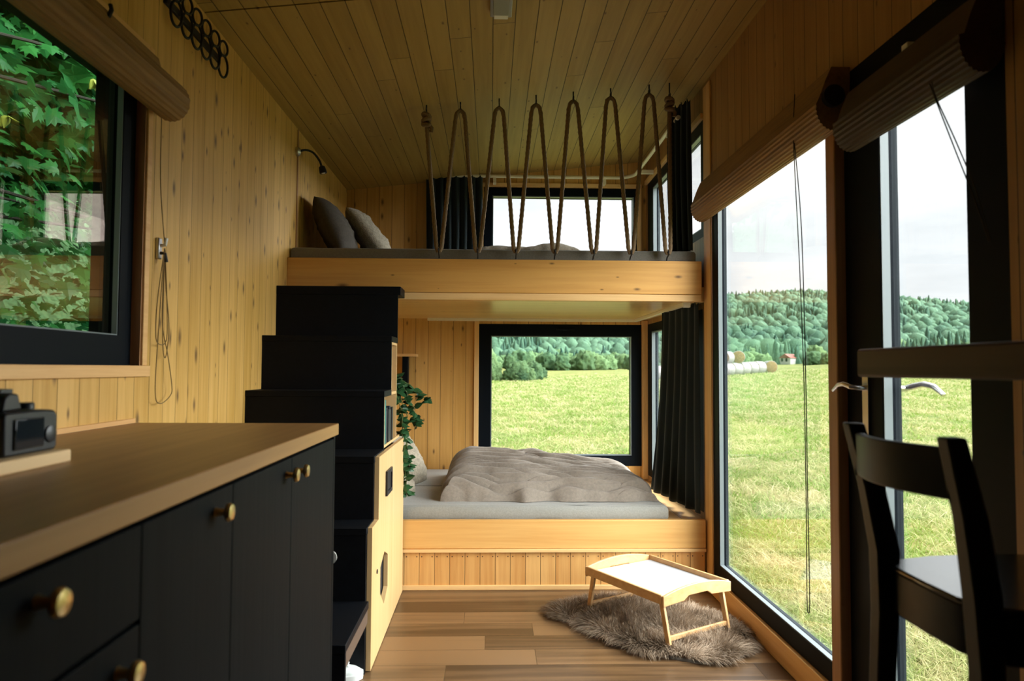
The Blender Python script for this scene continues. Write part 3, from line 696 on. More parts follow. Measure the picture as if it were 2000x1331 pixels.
# ------------------------------------------------------------------ kitchen
XC = -.487; CE = 2.21
wt = build('worktop', MB().box(XL,-.478,YF+.02,2.217,.985,1.0215), M_WORKTOP, None, bevel=.003, origin=(-.8,.5,.985)); tag(wt,'long oiled wood worktop running along the left wall','worktop')
wt.location = wt.location
def knob(parent,y,z):
    mb = MB().lathe([(.009,0),(.007,.006),(.006,.016),(.0155,.020),(.0165,.024),(.014,.029),(.006,.031)],(XC,y,z),(1,0,0),22)
    build('knob',mb,M_BRASS,parent)
def front(parent,name,y0,y1,z0,z1): return build(name, MB().box(XC-.019,XC,y0+.0015,y1-.0015,z0,z1), M_CAB, parent, bevel=.0015)
def cabinet(y0,y1,label,z0=.0):
    c = thing('base_cabinet',label,'cabinet',(-.8,(y0+y1)/2,0),'black base cabinets under the worktop')
    build('body', MB().box(XL+.002,XC-.021,y0+.001,y1-.001,.08,.984), M_CAB, c, smooth=False)
    build('plinth', MB().box(XL+.002,XC-.05,y0+.001,y1-.001,0,.08), M_FRAME, c, smooth=False)
    return c
c1 = cabinet(.55,1.0,'black base cabinet nearest the camera with a drawer above its door')
f1 = front(c1,'drawer',.55,1.0,.845,.975); knob(f1,.775,.941)
f1 = front(c1,'door',.55,1.0,.09,.838); knob(f1,.945,.793)
c2 = cabinet(1.0,1.345,'narrow black base cabinet, second from the near end')
f2 = front(c2,'door',1.0,1.345,.09,.975); knob(f2,1.262,.938)
c3 = cabinet(1.345,2.19,'wide black double-door base cabinet next to the stairs')
f3 = front(c3,'door',1.345,1.735,.09,.975); knob(f3,1.69,.939)
f4 = front(c3,'door',1.735,2.19,.09,.975); knob(f4,1.78,.936)
build('end_panel', MB().box(XL+.002,XC,2.191,CE,0,.984), M_CAB, c3, bevel=.001)
build('door_bumper', MB().lathe([(.022,0),(.022,.004),(.012,.010)],(XC-.012,CE,.604),(0,1,0),16), M_WHITE, c3)
c0 = cabinet(-1.0,.55,'black base cabinet mostly behind the camera'); front(c0,'door',-1.0,.55,.09,.975)
# chopping board and camera
cbd = build('wooden_board', MB().box(-1.02,-.77,.92,1.31,1.0218,1.0445), M_BOARD, None, bevel=.003, origin=(-.9,1.1,1.0218)); tag(cbd,'light wooden board lying on the worktop under the camera','board')
cm = thing('camera','black single-lens reflex camera standing on the light wooden board','camera',(-.84,1.23,1.045))
body = [( .0,.0),(.135,0),(.142,.006),(.142,.066),(.135,.074),(.105,.076),(.0,.076)]
z0 = 1.0448; y0 = 1.163; x0,x1 = -.865,-.793
pts = [(y0+a,z0+b) for a,b in [(0,.004),(.006,0),(.134,0),(.141,.006),(.141,.062),(.133,.072),(.10,.075),(.006,.074),(0,.068)]]
build('body', MB().prism(pts,'x',x0,x1), M_CAMB, cm, bevel=.006)
hp = [(y0+.012,z0+.074),(y0+.018,z0+.098),(y0+.03,z0+.106),(y0+.052,z0+.104),(y0+.062,z0+.076)]
build('viewfinder_hump', MB().prism(hp,'x',x0+.004,x1-.012), M_CAMB, cm, bevel=.004)
build('hot_shoe', MB().box(x0+.015,x1-.025,y0+.026,y0+.056,z0+.104,z0+.112), M_CAMB, cm, bevel=.001)
build('mode_dial', MB().lathe([(.014,0),(.014,.010),(.012,.012)],(-.835,y0+.115,z0+.074),(0,0,1),18), M_CAMB, cm)
build('grip', MB().tube([(x0-.002,y0+.022,z0+.008),(x0-.004,y0+.022,z0+.036),(x0-.002,y0+.021,z0+.064)],[.013,.015,.013],12), M_CAMB, cm)
ln = build('lens', MB().lathe([(.036,0),(.036,.012),(.034,.014),(.035,.034),(.033,.036),(.034,.05),(.031,.05),(.029,.044)],(x0+.001,y0+.075,z0+.038),(-1,0,0),28), M_CAMB, cm)
build('front_glass', MB().lathe([(.029,.043),(.018,.046),(.004,.047)],(x0+.001,y0+.075,z0+.038),(-1,0,0),24), M_LENS, ln)
sc_b = build('screen', MB().box(x1-.001,x1+.004,y0+.022,y0+.098,z0+.010,z0+.062), M_LENS, cm, bevel=.002)
build('control_dial', MB().lathe([(.015,0),(.015,.004),(.009,.006)],(x1-.001,y0+.119,z0+.030),(1,0,0),20), M_CAMB, cm)
build('strap_lug', MB().box(-.83,-.824,y0+.141,y0+.147,z0+.048,z0+.060), M_STEEL, cm)

# ------------------------------------------------------------------ left wall items
def scallop(cx,cz,rx,rz,n,a0,a1):
    return [(cx+rx*math.cos(a0+(a1-a0)*i/n)*(1+(.045 if i%2 else 0)),cz+rz*math.sin(a0+(a1-a0)*i/n)*(1+(.045 if i%2 else 0))) for i in range(n+1)]
bl = thing('bamboo_blind','rolled-up bamboo blind above the left window','blind',(-1.06,1.2,2.1))
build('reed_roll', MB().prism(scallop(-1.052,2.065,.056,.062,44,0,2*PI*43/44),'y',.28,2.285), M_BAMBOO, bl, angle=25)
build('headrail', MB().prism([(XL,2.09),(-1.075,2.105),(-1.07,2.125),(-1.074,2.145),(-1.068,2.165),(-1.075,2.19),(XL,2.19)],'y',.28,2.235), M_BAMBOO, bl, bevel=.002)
build('cord_guide', MB().tube([(-1.07,1.93,2.17),(-1.062,1.93,2.19),(-1.066,1.93,2.205)],.006,8), M_IRON, bl)
ck = thing('cord_cleat','small grey plastic cord cleat screwed to the left wall beside the window','cord cleat',(XL,2.334,1.58))
build('plate', MB().box(XL,XL+.012,2.322,2.346,1.555,1.625), M_METAL, ck, bevel=.003)
build('horn', MB().tube([(XL+.012,2.334,1.60),(XL+.026,2.334,1.602),(XL+.03,2.334,1.625)],.006,8), M_WHITE, ck)
build('horn', MB().tube([(XL+.012,2.334,1.575),(XL+.026,2.334,1.573),(XL+.03,2.338,1.545)],.006,8), M_IRON, ck)
cd = MB(); xw = XL+.02
def smooth_path(P, n=8):
    o = []
    for i in range(len(P)-1):
        p0,p1,p2,p3 = [Vector(P[max(0,min(len(P)-1,j))]) for j in (i-1,i,i+1,i+2)]
        for k in range(n):
            t = k/n; o.append(.5*((2*p1)+(-p0+p2)*t+(2*p0-5*p1+4*p2-p3)*t*t+(-p0+3*p1-3*p2+p3)*t**3))
    o.append(Vector(P[-1])); return o
for P in ([(xw,2.30,2.02),(xw,2.305,1.8),(xw+.006,2.332,1.60)],
          [(xw+.006,2.332,1.59),(xw,2.305,1.42),(xw,2.298,1.30),(xw,2.33,1.27),(xw,2.375,1.29),(xw,2.372,1.40),(xw+.006,2.336,1.585)],
          [(xw+.006,2.334,1.59),(xw,2.345,1.38),(xw,2.35,1.26),(xw,2.372,1.23),(xw,2.39,1.33),(xw,2.36,1.47),(xw+.006,2.336,1.585)],
          [(xw+.006,2.330,1.59),(xw,2.315,1.3),(xw,2.305,1.115),(xw,2.34,1.075),(xw,2.415,1.10),(xw,2.42,1.14),(xw,2.385,1.24),(xw,2.345,1.33),(xw,2.34,1.45),(xw+.006,2.336,1.585)]):
    cd.tube(smooth_path(P),.0016,5)
tag(build('blind_cord',cd,M_CORD,None,origin=(xw,2.334,1.59)),'thin tan blind cord looped in a bundle on the left wall cleat','cord')
cr_ = thing('coat_rack','black iron coat rack with looped hooks high on the left wall','coat rack',(XL,2.58,2.44))
build('rail', MB().box(XL,XL+.012,2.33,2.80,2.425,2.452), M_IRON, cr_, bevel=.002)
for i in range(6):
    y = 2.365+.083*i
    def ring(zc,rz,ry,off): return [(XL+.03+off*math.cos(a),y+ry*math.cos(a),zc+rz*math.sin(a)) for a in [2*PI*k/24 for k in range(24)]]
    hk = MB(); hk.tube(ring(2.478,.030,.019,.009),.0048,7,closed=True); hk.tube(ring(2.405,.045,.021,.010),.0048,7,closed=True)
    build('hook',hk,M_IRON,cr_)
rl = thing('reading_lamp','small black gooseneck reading lamp on the left wall above the loft pillows','lamp',(XL,3.94,2.42))
build('base', MB().lathe([(.026,0),(.026,.014),(.018,.022),(.008,.026)],(XL,3.94,2.425),(1,0,0),20), M_METAL, rl)
build('arm', MB().tube(smooth_path([(XL+.02,3.94,2.428),(-1.06,3.95,2.437),(-1.025,3.97,2.428),(-.995,3.99,2.39),(-.983,4.0,2.355)]),.0065,8), M_IRON, rl)
build('lamp_head', MB().lathe([(.009,0),(.018,.008),(.021,.03),(.021,.044),(.016,.044)],(-.984,4.0,2.362),(.25,.05,-1),20), M_IRON, rl)
build('lens', MB().lathe([(.016,.040),(.008,.046),(.002,.047)],(-.984,4.0,2.362),(.25,.05,-1),16), M_WHITE, rl)
# ceiling bracket
cs = thing('smoke_alarm','small grey metal box fixed to the ceiling planks','smoke alarm',(.03,2.76,ceil_z(.03)))
zc = ceil_z(.075)-.0
build('plate', MB().box(-.012,.078,2.60,2.845,2.662,2.680), M_METAL, cs, bevel=.003)
build('cover', MB().box(.0,.066,2.62,2.80,2.645,2.662), plain('grey_plastic',(.30,.30,.27),.5), cs, bevel=.004)
build('clip', MB().box(.004,.062,2.805,2.838,2.650,2.662), M_WHITE, cs, bevel=.002)

# ------------------------------------------------------------------ right side blinds, table, stools
def blind_prof(xb, zt, zb, depth, n=30):
    pts = [(xb,zt)]
    P = [(xb-depth*.55,zt),(xb-depth*.72,zt-.05),(xb-depth*.9,zt-.10)]
    r = (depth*.62); cx,cz = xb-depth*.5, zb+.075
    arc = [(cx+depth*.5*math.cos(a),cz+.075*math.sin(a)) for a in [PI*(1-.05)+ (PI*1.05)*i/n for i in range(n+1)]]
    body = P+arc
    o = []
    for i in range(len(body)): o.append((body[i][0]-(.003 if i%2 else 0),body[i][1]-(.003 if (i%2 and i>4) else 0)))
    return pts+o
b2 = thing('bamboo_blind','folded bamboo blind across the top of the big garden window','blind',(1.14,3.0,2.1))
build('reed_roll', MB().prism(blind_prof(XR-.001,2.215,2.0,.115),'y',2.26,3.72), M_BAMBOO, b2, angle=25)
build('end_disc', MB().lathe([(.036,0),(.036,.02)],(1.135,2.238,2.11),(0,1,0),20), M_IRON, b2)
b3 = thing('bamboo_blind','dark bamboo blind drawn down over the top of the glass door','blind',(1.14,1.9,2.0))
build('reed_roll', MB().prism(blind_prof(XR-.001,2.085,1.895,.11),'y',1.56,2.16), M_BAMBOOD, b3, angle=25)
build('bracket', MB().box(1.175,XR,1.90,1.93,2.086,2.13), M_WHITE, b3, bevel=.002)
build('bracket', MB().box(1.175,XR,2.17,2.20,2.06,2.11), M_METAL, b3, bevel=.002)
mb = MB(); mb.tube(smooth_path([(1.10,2.46,2.2),(1.095,2.462,2.02),(1.10,2.44,1.6),(1.10,2.415,1.2),(1.10,2.408,.8),(1.10,2.41,.42),(1.10,2.402,.36),(1.10,2.39,.42),(1.10,2.396,.8),(1.10,2.40,1.2),(1.105,2.43,1.7),(1.098,2.464,2.03)]),.0018,5)
tag(build('blind_cord',mb,M_CORDD,None,origin=(1.1,2.43,2.0)),'thin dark cord hanging from the blind at the big garden window','cord')
mb = MB(); mb.tube(smooth_path([(1.10,1.68,1.92),(1.105,1.675,1.88),(1.12,1.62,1.74),(1.15,1.60,1.62),(1.17,1.585,1.5)]),.0016,5); mb.tube(smooth_path([(1.10,1.69,1.92),(1.106,1.68,1.88),(1.125,1.63,1.72),(1.15,1.605,1.6),(1.17,1.59,1.5)]),.0016,5)
tag(build('blind_cord',mb,M_CORDD,None,origin=(1.1,1.68,1.9)),'thin cord hanging slanted from the dark blind over the door','cord')

tb = thing('bar_table','wooden bar table board, coloured as in shade, mounted on the right wall','table',(1.0,.8,1.2))
rp_ = [(.83,.2),(.83,1.55),(.836,1.562),(.85,1.564),(XR-.001,1.564),(XR-.001,.2)]
build('tabletop', MB().prism(rp_,'z',1.181,1.244), M_TABLE, tb, bevel=.006)
build('bracket', MB().box(1.04,XR-.001,1.0,1.03,1.12,1.181), M_IRON, tb); build('bracket', MB().box(1.04,XR-.001,.4,.43,1.12,1.181), M_IRON, tb)

sx, sy = .80, 1.235
sg = 'black bar stools at the wall table'
so = thing('bar_stool','black wooden bar stool with curved backrest standing before the glass door','stool',(.95,1.235,0),sg)
zs = .82
seat = [(.772,1.235),(.774,1.15),(.785,1.118),(.82,1.088),(.89,1.066),(.98,1.055),(1.08,1.053),(1.12,1.058),(1.142,1.08),(1.15,1.15),(1.152,1.235),(1.15,1.32),(1.142,1.39),(1.12,1.412),(1.08,1.417),(.98,1.415),(.89,1.404),(.82,1.382),(.785,1.352),(.774,1.32)]
build('seat', MB().prism(seat,'z',zs-.010,zs), M_SEAT, so, bevel=.004)
apr = [(.962+(x-.962)*.975,1.235+(y-1.235)*.975) for x,y in seat]
build('apron', MB().prism(apr,'z',zs-.092,zs-.0101), M_STOOL, so, bevel=.004)
PW, PD = .048, .032
for s in (-1,1):
    yb_ = sy+s*.137; yt = sy+s*.160
    mb = MB()
    pp = [(.79-.03,sy+s*.165,.0),(.785,sy+s*.142,zs-.10),(.783,yb_,zs+.02),(.772,sy+.015+s*.145,zs+.14),(.748,sy+.030+s*.153,1.088)]
    for a,b in zip(pp[:-1],pp[1:]): pass
    v = []
    for k,(x,y,z) in enumerate(pp):
        wx = [.030,.040,.046,.042,.034][k]; wy = [.030,.036,.036,.032,.030][k]
        v += [(x-wx/2,y-wy/2,z),(x+wx/2,y-wy/2,z),(x+wx/2,y+wy/2,z),(x-wx/2,y+wy/2,z)]
    f = [(3,2,1,0),(16,17,18,19)]+[(j*4+k,j*4+(k+1)%4,(j+1)*4+(k+1)%4,(j+1)*4+k) for j in range(4) for k in range(4)]
    mb.add(v,f); build('back_post',mb,M_STOOL,so,bevel=.004)
    mb = MB().beam((1.115,sy+s*.145,zs-.03),(1.14,sy+s*.165,.0),.038,.038,(0,1,0),.03,.03); build('front_leg',mb,M_STOOL,so,bevel=.003)
# curved top rail, bowed away from the seat
def rail(z0,z1,name,bow,x0):
    n = 12; v = []
    for i in range(n+1):
        t = i/n; y = sy+.027-.145+.29*t; x = x0-bow*math.sin(PI*t)
        for dx,z in ((-.009,z0),(.009,z0),(.009-.004,z1),(-.009-.004,z1)): v.append((x+dx,y,z))
    f = [(3,2,1,0),(n*4,n*4+1,n*4+2,n*4+3)]+[(i*4+k,(i+1)*4+k,(i+1)*4+(k+1)%4,i*4+(k+1)%4) for i in range(n) for k in range(4)]
    build(name,MB().add(v,f),M_STOOL,so,bevel=.003)
rail(.985,1.070,'top_rail',.035,.757)
build('foot_rest', MB().beam((1.134,sy-.155,.28),(1.134,sy+.155,.28),.022,.03), M_STOOL, so)
for s in (-1,1): build('side_stretcher', MB().beam((.775,sy+s*.155,.33),(1.13,sy+s*.155,.33),.02,.028), M_STOOL, so)
build('hanging_strap', MB().tube([(.80,1.135,.71),(.802,1.13,.6),(.806,1.13,.5)],.003,5), M_CORDD, so)
dup(so,(.95,.745,0),'second black bar stool, cut off by the right edge of the frame',sg)

# ------------------------------------------------------------------ tray table and sheepskin
A,B_,C_,D_ = Vector((.452,3.372,0)),Vector((.712,2.934,0)),Vector((1.094,3.146,0)),Vector((.834,3.584,0))
ctr = (A+C_)/2; ex = (B_-A).normalized(); ey = Vector((-ex.y,ex.x,0)); HL,HW = .25,.205
ey = ey if ey.dot(C_-B_)>0 else -ey
tt = thing('tray_table','beech bed tray with white top standing on the sheepskin','tray table',(ctr.x,ctr.y,.05))
zt = .222
def TP(a,b,z): return ctr+ex*a+ey*b+Vector((0,0,z))
mb = MB().obox(TP(0,0,zt),ex,ey,(0,0,1),HL-.008,HW-.008,.004); build('tray_top',mb,M_TRAYW,tt)
for s in (-1,1):
    mb = MB(); v = []
    for b in (s*HW-.008*s, s*HW+.006*s):
        for a in (-HL,HL):
            v += [TP(a,b,zt-.014),TP(a,b,zt+.026)]
    mb.add(v,[(0,1,3,2),(4,6,7,5),(0,4,5,1),(2,3,7,6),(1,5,7,3),(0,2,6,4)]); build('side_rail',mb,M_BEECH,tt,bevel=.003)
    # end board: arched top, small hand notch in the underside
    prof = []
    n = 16
    for i in range(n+1):
        b = -1+2*i/n; prof.append((b*(HW+.004),zt+.022+.028*(1-b*b)))
    low = [(HW+.004,zt-.022),(HW*.42,zt-.014),(HW*.36,zt-.006),(HW*.28,zt+.004),(-HW*.28,zt+.004),(-HW*.36,zt-.006),(-HW*.42,zt-.014),(-HW-.004,zt-.022)]
    prof += low; v = []
    for a in (s*HL,s*(HL+.013)): v += [TP(a,b,z) for b,z in prof]
    m_ = len(prof); f = [tuple(range(m_)),tuple(range(2*m_-1,m_-1,-1))]+[(i,i+m_,(i+1)%m_+m_,(i+1)%m_) for i in range(m_)]
    build('end_board',MB().add(v,f),M_BEECH,tt,bevel=.003)
    for q in (-1,1):
        mb = MB().beam(TP(s*(HL-.025),q*(HW-.022),zt-.004),TP(s*(HL+.015),q*(HW-.024),.042),.024,.013,tuple(ey)); build('leg',mb,M_BEECH,tt,bevel=.002)
    mb = MB().beam(TP(s*(HL+.010),-(HW-.03),.065),TP(s*(HL+.010),HW-.03,.065),.012,.02); build('leg_bar',mb,M_BEECH,tt,bevel=.002)

# sheepskin
ol = [(.285,3.44),(.30,3.36),(.40,3.29),(.47,3.17),(.55,3.05),(.63,2.95),(.75,2.90),(.86,2.845),(.97,2.85),(1.08,2.93),(1.135,3.04),(1.15,3.17),(1.13,3.30),(1.05,3.38),(.95,3.47),(.84,3.55),(.72,3.615),(.62,3.63),(.52,3.60),(.43,3.56),(.35,3.52)]
olv = np.array(ol); oc = olv.mean(0)
def inside(px,py):
    c = np.zeros(len(px),bool); j = len(ol)-1
    for i in range(len(ol)):
        xi,yi = ol[i]; xj,yj = ol[j]
        m = ((yi>py)!=(yj>py)) & (px<(xj-xi)*(py-yi)/(yj-yi+1e-12)+xi); c ^= m; j = i
    return c
def edged(px,py):
    d = np.full(len(px),9.)
    for i in range(len(ol)):
        a = olv[i]; b = olv[(i+1)%len(ol)]; ab = b-a; t = np.clip(((px-a[0])*ab[0]+(py-a[1])*ab[1])/(ab@ab),0,1)
        d = np.minimum(d,np.hypot(px-a[0]-t*ab[0],py-a[1]-t*ab[1]))
    return d
rg = thing('sheepskin_rug','brown grey sheepskin lying on the floor under the bed tray','rug',(.72,3.25,0))
hd = MB(); hd.add([(x,y,.001) for x,y in ol]+[(oc[0]+(x-oc[0])*.93,oc[1]+(y-oc[1])*.93,.016) for x,y in ol],
    [(i,(i+1)%len(ol),(i+1)%len(ol)+len(ol),i+len(ol)) for i in range(len(ol))]+[tuple(range(len(ol),2*len(ol)))])
build('hide',hd,plain('brown_hide',(.12,.095,.07),.9),rg)
def strands_obj(name, P, D, length, width, bend, tint, mat, parent, kind=None, seg=3):
    """thin tapering blades: P roots, D directions (n,3), bend vectors (n,3)"""
    n = len(P); base = wl(parent) if parent is not None else Vector((0,0,0)); P = P-np.array(base)
    rnd = rng.normal(size=(n,3)); side = np.cross(D,rnd); side /= np.linalg.norm(side,axis=1,keepdims=True)+1e-9
    V = np.zeros((n,2*seg+1,3)); Tn = np.zeros((n,2*seg+1))
    for k in range(seg):
        t = k/seg; c = P+D*(length*t)[:,None]+bend*(length*t*t)[:,None]; w_ = (width*(1-t*.6))[:,None]
        V[:,2*k] = c-side*w_; V[:,2*k+1] = c+side*w_; Tn[:,2*k] = Tn[:,2*k+1] = t
    V[:,2*seg] = P+D*length[:,None]+bend*length[:,None]; Tn[:,2*seg] = 1
    off = (np.arange(n)*(2*seg+1))[:,None]
    quads = np.concatenate([off+np.array([2*k,2*k+1,2*k+3,2*k+2]) for k in range(seg-1)]) if seg>1 else np.zeros((0,4),int)
    tri = off+np.array([2*seg-2,2*seg-1,2*seg])
    me = bpy.data.meshes.new(name); me.vertices.add(V.shape[0]*V.shape[1]); me.vertices.foreach_set('co',V.reshape(-1))
    nl = quads.size+tri.size; me.loops.add(nl); me.loops.foreach_set('vertex_index',np.concatenate([quads.reshape(-1),tri.reshape(-1)]).astype(np.int32))
    npol = len(quads)+len(tri); me.polygons.add(npol)
    me.polygons.foreach_set('loop_start',np.concatenate([np.arange(len(quads))*4,quads.size+np.arange(len(tri))*3]).astype(np.int32))
    me.update(calc_edges=True)
    at = me.color_attributes.new('tint','FLOAT_COLOR','POINT'); tv = np.clip(tint[:,None]*.75+(Tn-.5)*.5*1.0+.0,0,1).reshape(-1)
    cols = np.ones((len(tv),4)); cols[:,0] = tv; cols[:,1] = tv; cols[:,2] = tv; at.data.foreach_set('color',cols.reshape(-1))
    me.materials.append(mat); o = bpy.data.objects.new(name,me); COL.objects.link(o)
    if parent is not None: o.parent = parent
    if kind: o['kind'] = kind
    return o
n = 90000; px = rng.uniform(.27,1.16,n); py = rng.uniform(2.83,3.65,n); k = inside(px,py); px,py = px[k],py[k]; d = edged(px,py)
def vn(px,py,s,seed): return np.array([mnoise.noise((a*s+seed,b*s,seed)) for a,b in zip(px,py)])
f1 = vn(px,py,6,1); f2 = vn(px,py,6,7); f3 = vn(px,py,16,3)
P = np.stack([px,py,.012+.0*px],1); out_ = np.stack([px-oc[0],py-oc[1],0*px],1); out_ /= np.linalg.norm(out_,axis=1,keepdims=True)
edgef = np.clip(1-d/.09,0,1)
D = np.stack([f1*1.1+.25*rng.normal(size=len(px)),f2*1.1+.25*rng.normal(size=len(px)),.75+0*px],1)+out_*(edgef*.9)[:,None]; D /= np.linalg.norm(D,axis=1,keepdims=True)
bend = np.stack([f3*.5,vn(px,py,16,9)*.5,-.25-.35*edgef],1)
length = .074*(1+.25*rng.normal(size=len(px))).clip(.4,1.6)*(1-.15*edgef); tint = np.clip(.42+.75*f3+.5*vn(px,py,4,20)+.14*rng.normal(size=len(px)),0,1)
strands_obj('fur_pile',P,D,length,np.full(len(px),.0011),bend,tint,fibre('sheepskin_fur',(.15,.10,.06),(.68,.53,.385),.75,.15),rg,'stuff',4)

# ------------------------------------------------------------------ outdoors
HILL0, HILL1 = 290., 860.
def sstep(a,b,x): t = np.clip((x-a)/(b-a),0,1); return t*t*(3-2*t)
def ground(x,y):
    x = np.asarray(x,float); y = np.asarray(y,float); r = np.hypot(x,y)+1e-9; az = np.degrees(np.arctan2(x,y))
    k = np.minimum(1,95/r); xc,yc = x*k,y*k
    z = -.55+.011*np.clip(yc,-40,200)+.0009*np.where(xc>0,xc,xc*.3)**2
    z = z+.005*np.maximum(0,r-95)
    crest = np.interp(az,[-180,-40,-5,6,16,24,30,37,60,180],[.02,.05,.078,.082,.088,.090,.079,.060,.03,.02])
    return z+sstep(HILL0,HILL1,r)*(crest*HILL1-3)
gm = MB(); az_ = np.concatenate([np.radians(np.arange(-180,-12,8)),np.radians(np.arange(-12,52,.8)),np.radians(np.arange(52,181,8))])
rs = np.concatenate([[0.01,1,2,3,4,5],5*1.09**np.arange(1,62)])
GV = []
for r in rs:
    x = r*np.sin(az_); y = r*np.cos(az_); z = ground(x,y)
    if 5<r<100: z = z+np.array([.05*mnoise.noise((a*.5,b*.5,0)) for a,b in zip(x,y)])
    GV += list(zip(x,y,z))
na = len(az_); GF = [(j*na+i,(j+1)*na+i,(j+1)*na+i+1,j*na+i+1) for j in range(len(rs)-1) for i in range(na-1)]
gm.v = [tuple(map(float,p)) for p in GV]; gm.f = GF
def grassmat():
    m, nt, b = newmat('meadow'); setp(b,rough=.9,spec=.1); L = nt.links.new
    tc = N(nt,'ShaderNodeTexCoord')
    def nzs(s,d=4,st=(1,1,1)):
        mp = N(nt,'ShaderNodeMapping'); mp.inputs['Scale'].default_value = st; L(tc.outputs['Object'],mp.inputs[0])
        n = N(nt,'ShaderNodeTexNoise'); n.inputs['Scale'].default_value = s; n.inputs['Detail'].default_value = d; n.inputs['Roughness'].default_value = .65; L(mp.outputs[0],n.inputs[0]); return n.outputs[0]
    a = mth(nt,'ADD',mth(nt,'MULTIPLY',nzs(.35),.5),mth(nt,'MULTIPLY',nzs(3.0,5),.5))
    cr = N(nt,'ShaderNodeValToRGB'); e = cr.color_ramp.elements; e[0].position = .36; e[0].color = (.075,.125,.02,1); e[1].position = .62; e[1].color = (.27,.23,.10,1)
    x = e.new(.47); x.color = (.13,.155,.038,1); x = e.new(.54); x.color = (.19,.19,.06,1)
    L(a,cr.inputs[0]); L(cr.outputs[0],b.inputs['Base Color'])
    bp = N(nt,'ShaderNodeBump'); bp.inputs['Distance'].default_value = .12; L(nzs(7,6),bp.inputs['Height']); L(bp.outputs[0],b.inputs['Normal'])
    return m
build('ground',gm,grassmat(),kind='structure',angle=80)
# near grass blades
n = 230000; rr_ = np.concatenate([1.5+5.5*rng.random(n//2)**.8, 3+75*rng.random(n//2)**2.3]); aa = np.concatenate([np.radians(rng.uniform(15,52,n//2)),np.radians(rng.uniform(-3,44,n//2))])
px,py = rr_*np.sin(aa),rr_*np.cos(aa); k = ((px>1.40)|(py>5.6))&(px>-.6); px,py,rr_ = px[k],py[k],rr_[k]
pz = ground(px,py)-.01; c1_ = vn(px,py,.9,2); c2_ = vn(px,py,3.5,6)
D = np.stack([.45*rng.normal(size=len(px))+.3*c2_,.45*rng.normal(size=len(px)),.8+0*px],1); D /= np.linalg.norm(D,axis=1,keepdims=True)
bend = np.stack([.4*rng.normal(size=len(px)),.4*rng.normal(size=len(px)),-.25+0*px],1)
tint = np.clip(.45+.95*c1_+.65*c2_+.20*rng.normal(size=len(px)),0,1)
g_ = strands_obj('grass',np.stack([px,py,pz],1),D,(.10+.05*rng.random(len(px)))*(1+.02*rr_),.0022+.00045*rr_,bend,tint,fibre('grass_blades',(.14,.24,.034),(.56,.48,.28),.8,.35),None,'stuff',3)
tag(g_,'mown meadow grass, partly dry, growing just outside the big window','grass',kind='stuff')

# hay bales
M_WRAP = plain('white_net_wrap',(.22,.205,.20),.6,noise=.12,nscale=6)
M_HAY = plain('hay',(.20,.125,.05),.95,noise=.4,nscale=14,bump=.02)
def bale_mesh(R_,L_):
    b = MB().lathe([(R_*.96,-L_/2),(R_,-L_/2+.05),(R_,L_/2-.05),(R_*.96,L_/2)],(0,0,0),(1,0,0),28); return b
bg_ = 'wrapped hay bales at the far side of the meadow'
def make_bale(): 
    t = thing('hay_bale','round net-wrapped hay bale','bale',(0,0,0),bg_)
    build('wrap',bale_mesh(.62,1.18),M_WRAP,t)
    for s in (-1,1): build('bale_face',MB().lathe([(.59,0),(.57,.012),(.1,.02)],(s*.588,0,0),(s,0,0),28),M_HAY,t)
    return t
b0 = make_bale(); first = True
def put_bale(x,y,z,ang,label):
    global first
    if first: o = b0; first = False; o.location = (x,y,z); o['label'] = label
    else: o = dup(b0,(x,y,z),label)
    o.rotation_euler = (0,0,ang); return o
p0 = np.array([14.3,60.5]); p1 = np.array([28.0,69.6]); dr = (p1-p0)/np.linalg.norm(p1-p0); ang = math.atan2(dr[1],dr[0]); nb = 13
for i in range(nb):
    p = p0+dr*1.24*i; lab = 'white-wrapped bale in the left part of the long row lying across the meadow' if i<9 else 'white-wrapped bale of the long row, '+['fourth from its right end','third from its right end','second from its right end','last before the straw-faced one'][i-9]
    put_bale(p[0],p[1],float(ground(p[0],p[1]))+.60,ang,lab)
p = p0+dr*1.24*(nb)+np.array([.35,-.1]); put_bale(p[0],p[1],float(ground(*p))+.60,ang+.95,'bale with straw face towards the house at the right end of the row')
p = p0+dr*1.24*9.3; put_bale(p[0]+.2,p[1]+.3,float(ground(*p))+1.74,ang+.75,'bale with brown straw face lying on top of the white row')
p = p0+dr*1.24*8.1; put_bale(p[0],p[1]+.3,float(ground(*p))+1.74,ang+.2,'bale half hidden by the window frame lying on top of the white row')

# farmhouse
def house(label,x,y,wx,wy,hh,roofc,ang=0):
    z = float(ground(x,y)); o = thing('farmhouse',label,'house',(x,y,z)); 
    build('wall',MB().box(x-wx,x+wx,y-wy,y+wy,z-1,z+hh),plain('white_render',(.45,.44,.42),.8),o)
    rf = MB().prism([(x-wx-.3,z+hh),(x,z+hh+wx*.75),(x+wx+.3,z+hh)],'y',y-wy-.3,y+wy+.3); build('roof',rf,plain('red_roof_tiles',roofc,.8,noise=.2,nscale=2),o)
    for k in (-.5,.3): build('window',MB().box(x+wx*k-.45,x+wx*k+.45,y-wy-.05,y-wy,z+1.2,z+2.6),M_FRAME,o)
    o.rotation_euler = (0,0,ang)
house('white farmhouse with a red roof beyond the hay bales',300*.434,300,2.5,3.6,2.7,(.20,.045,.03),-.9)

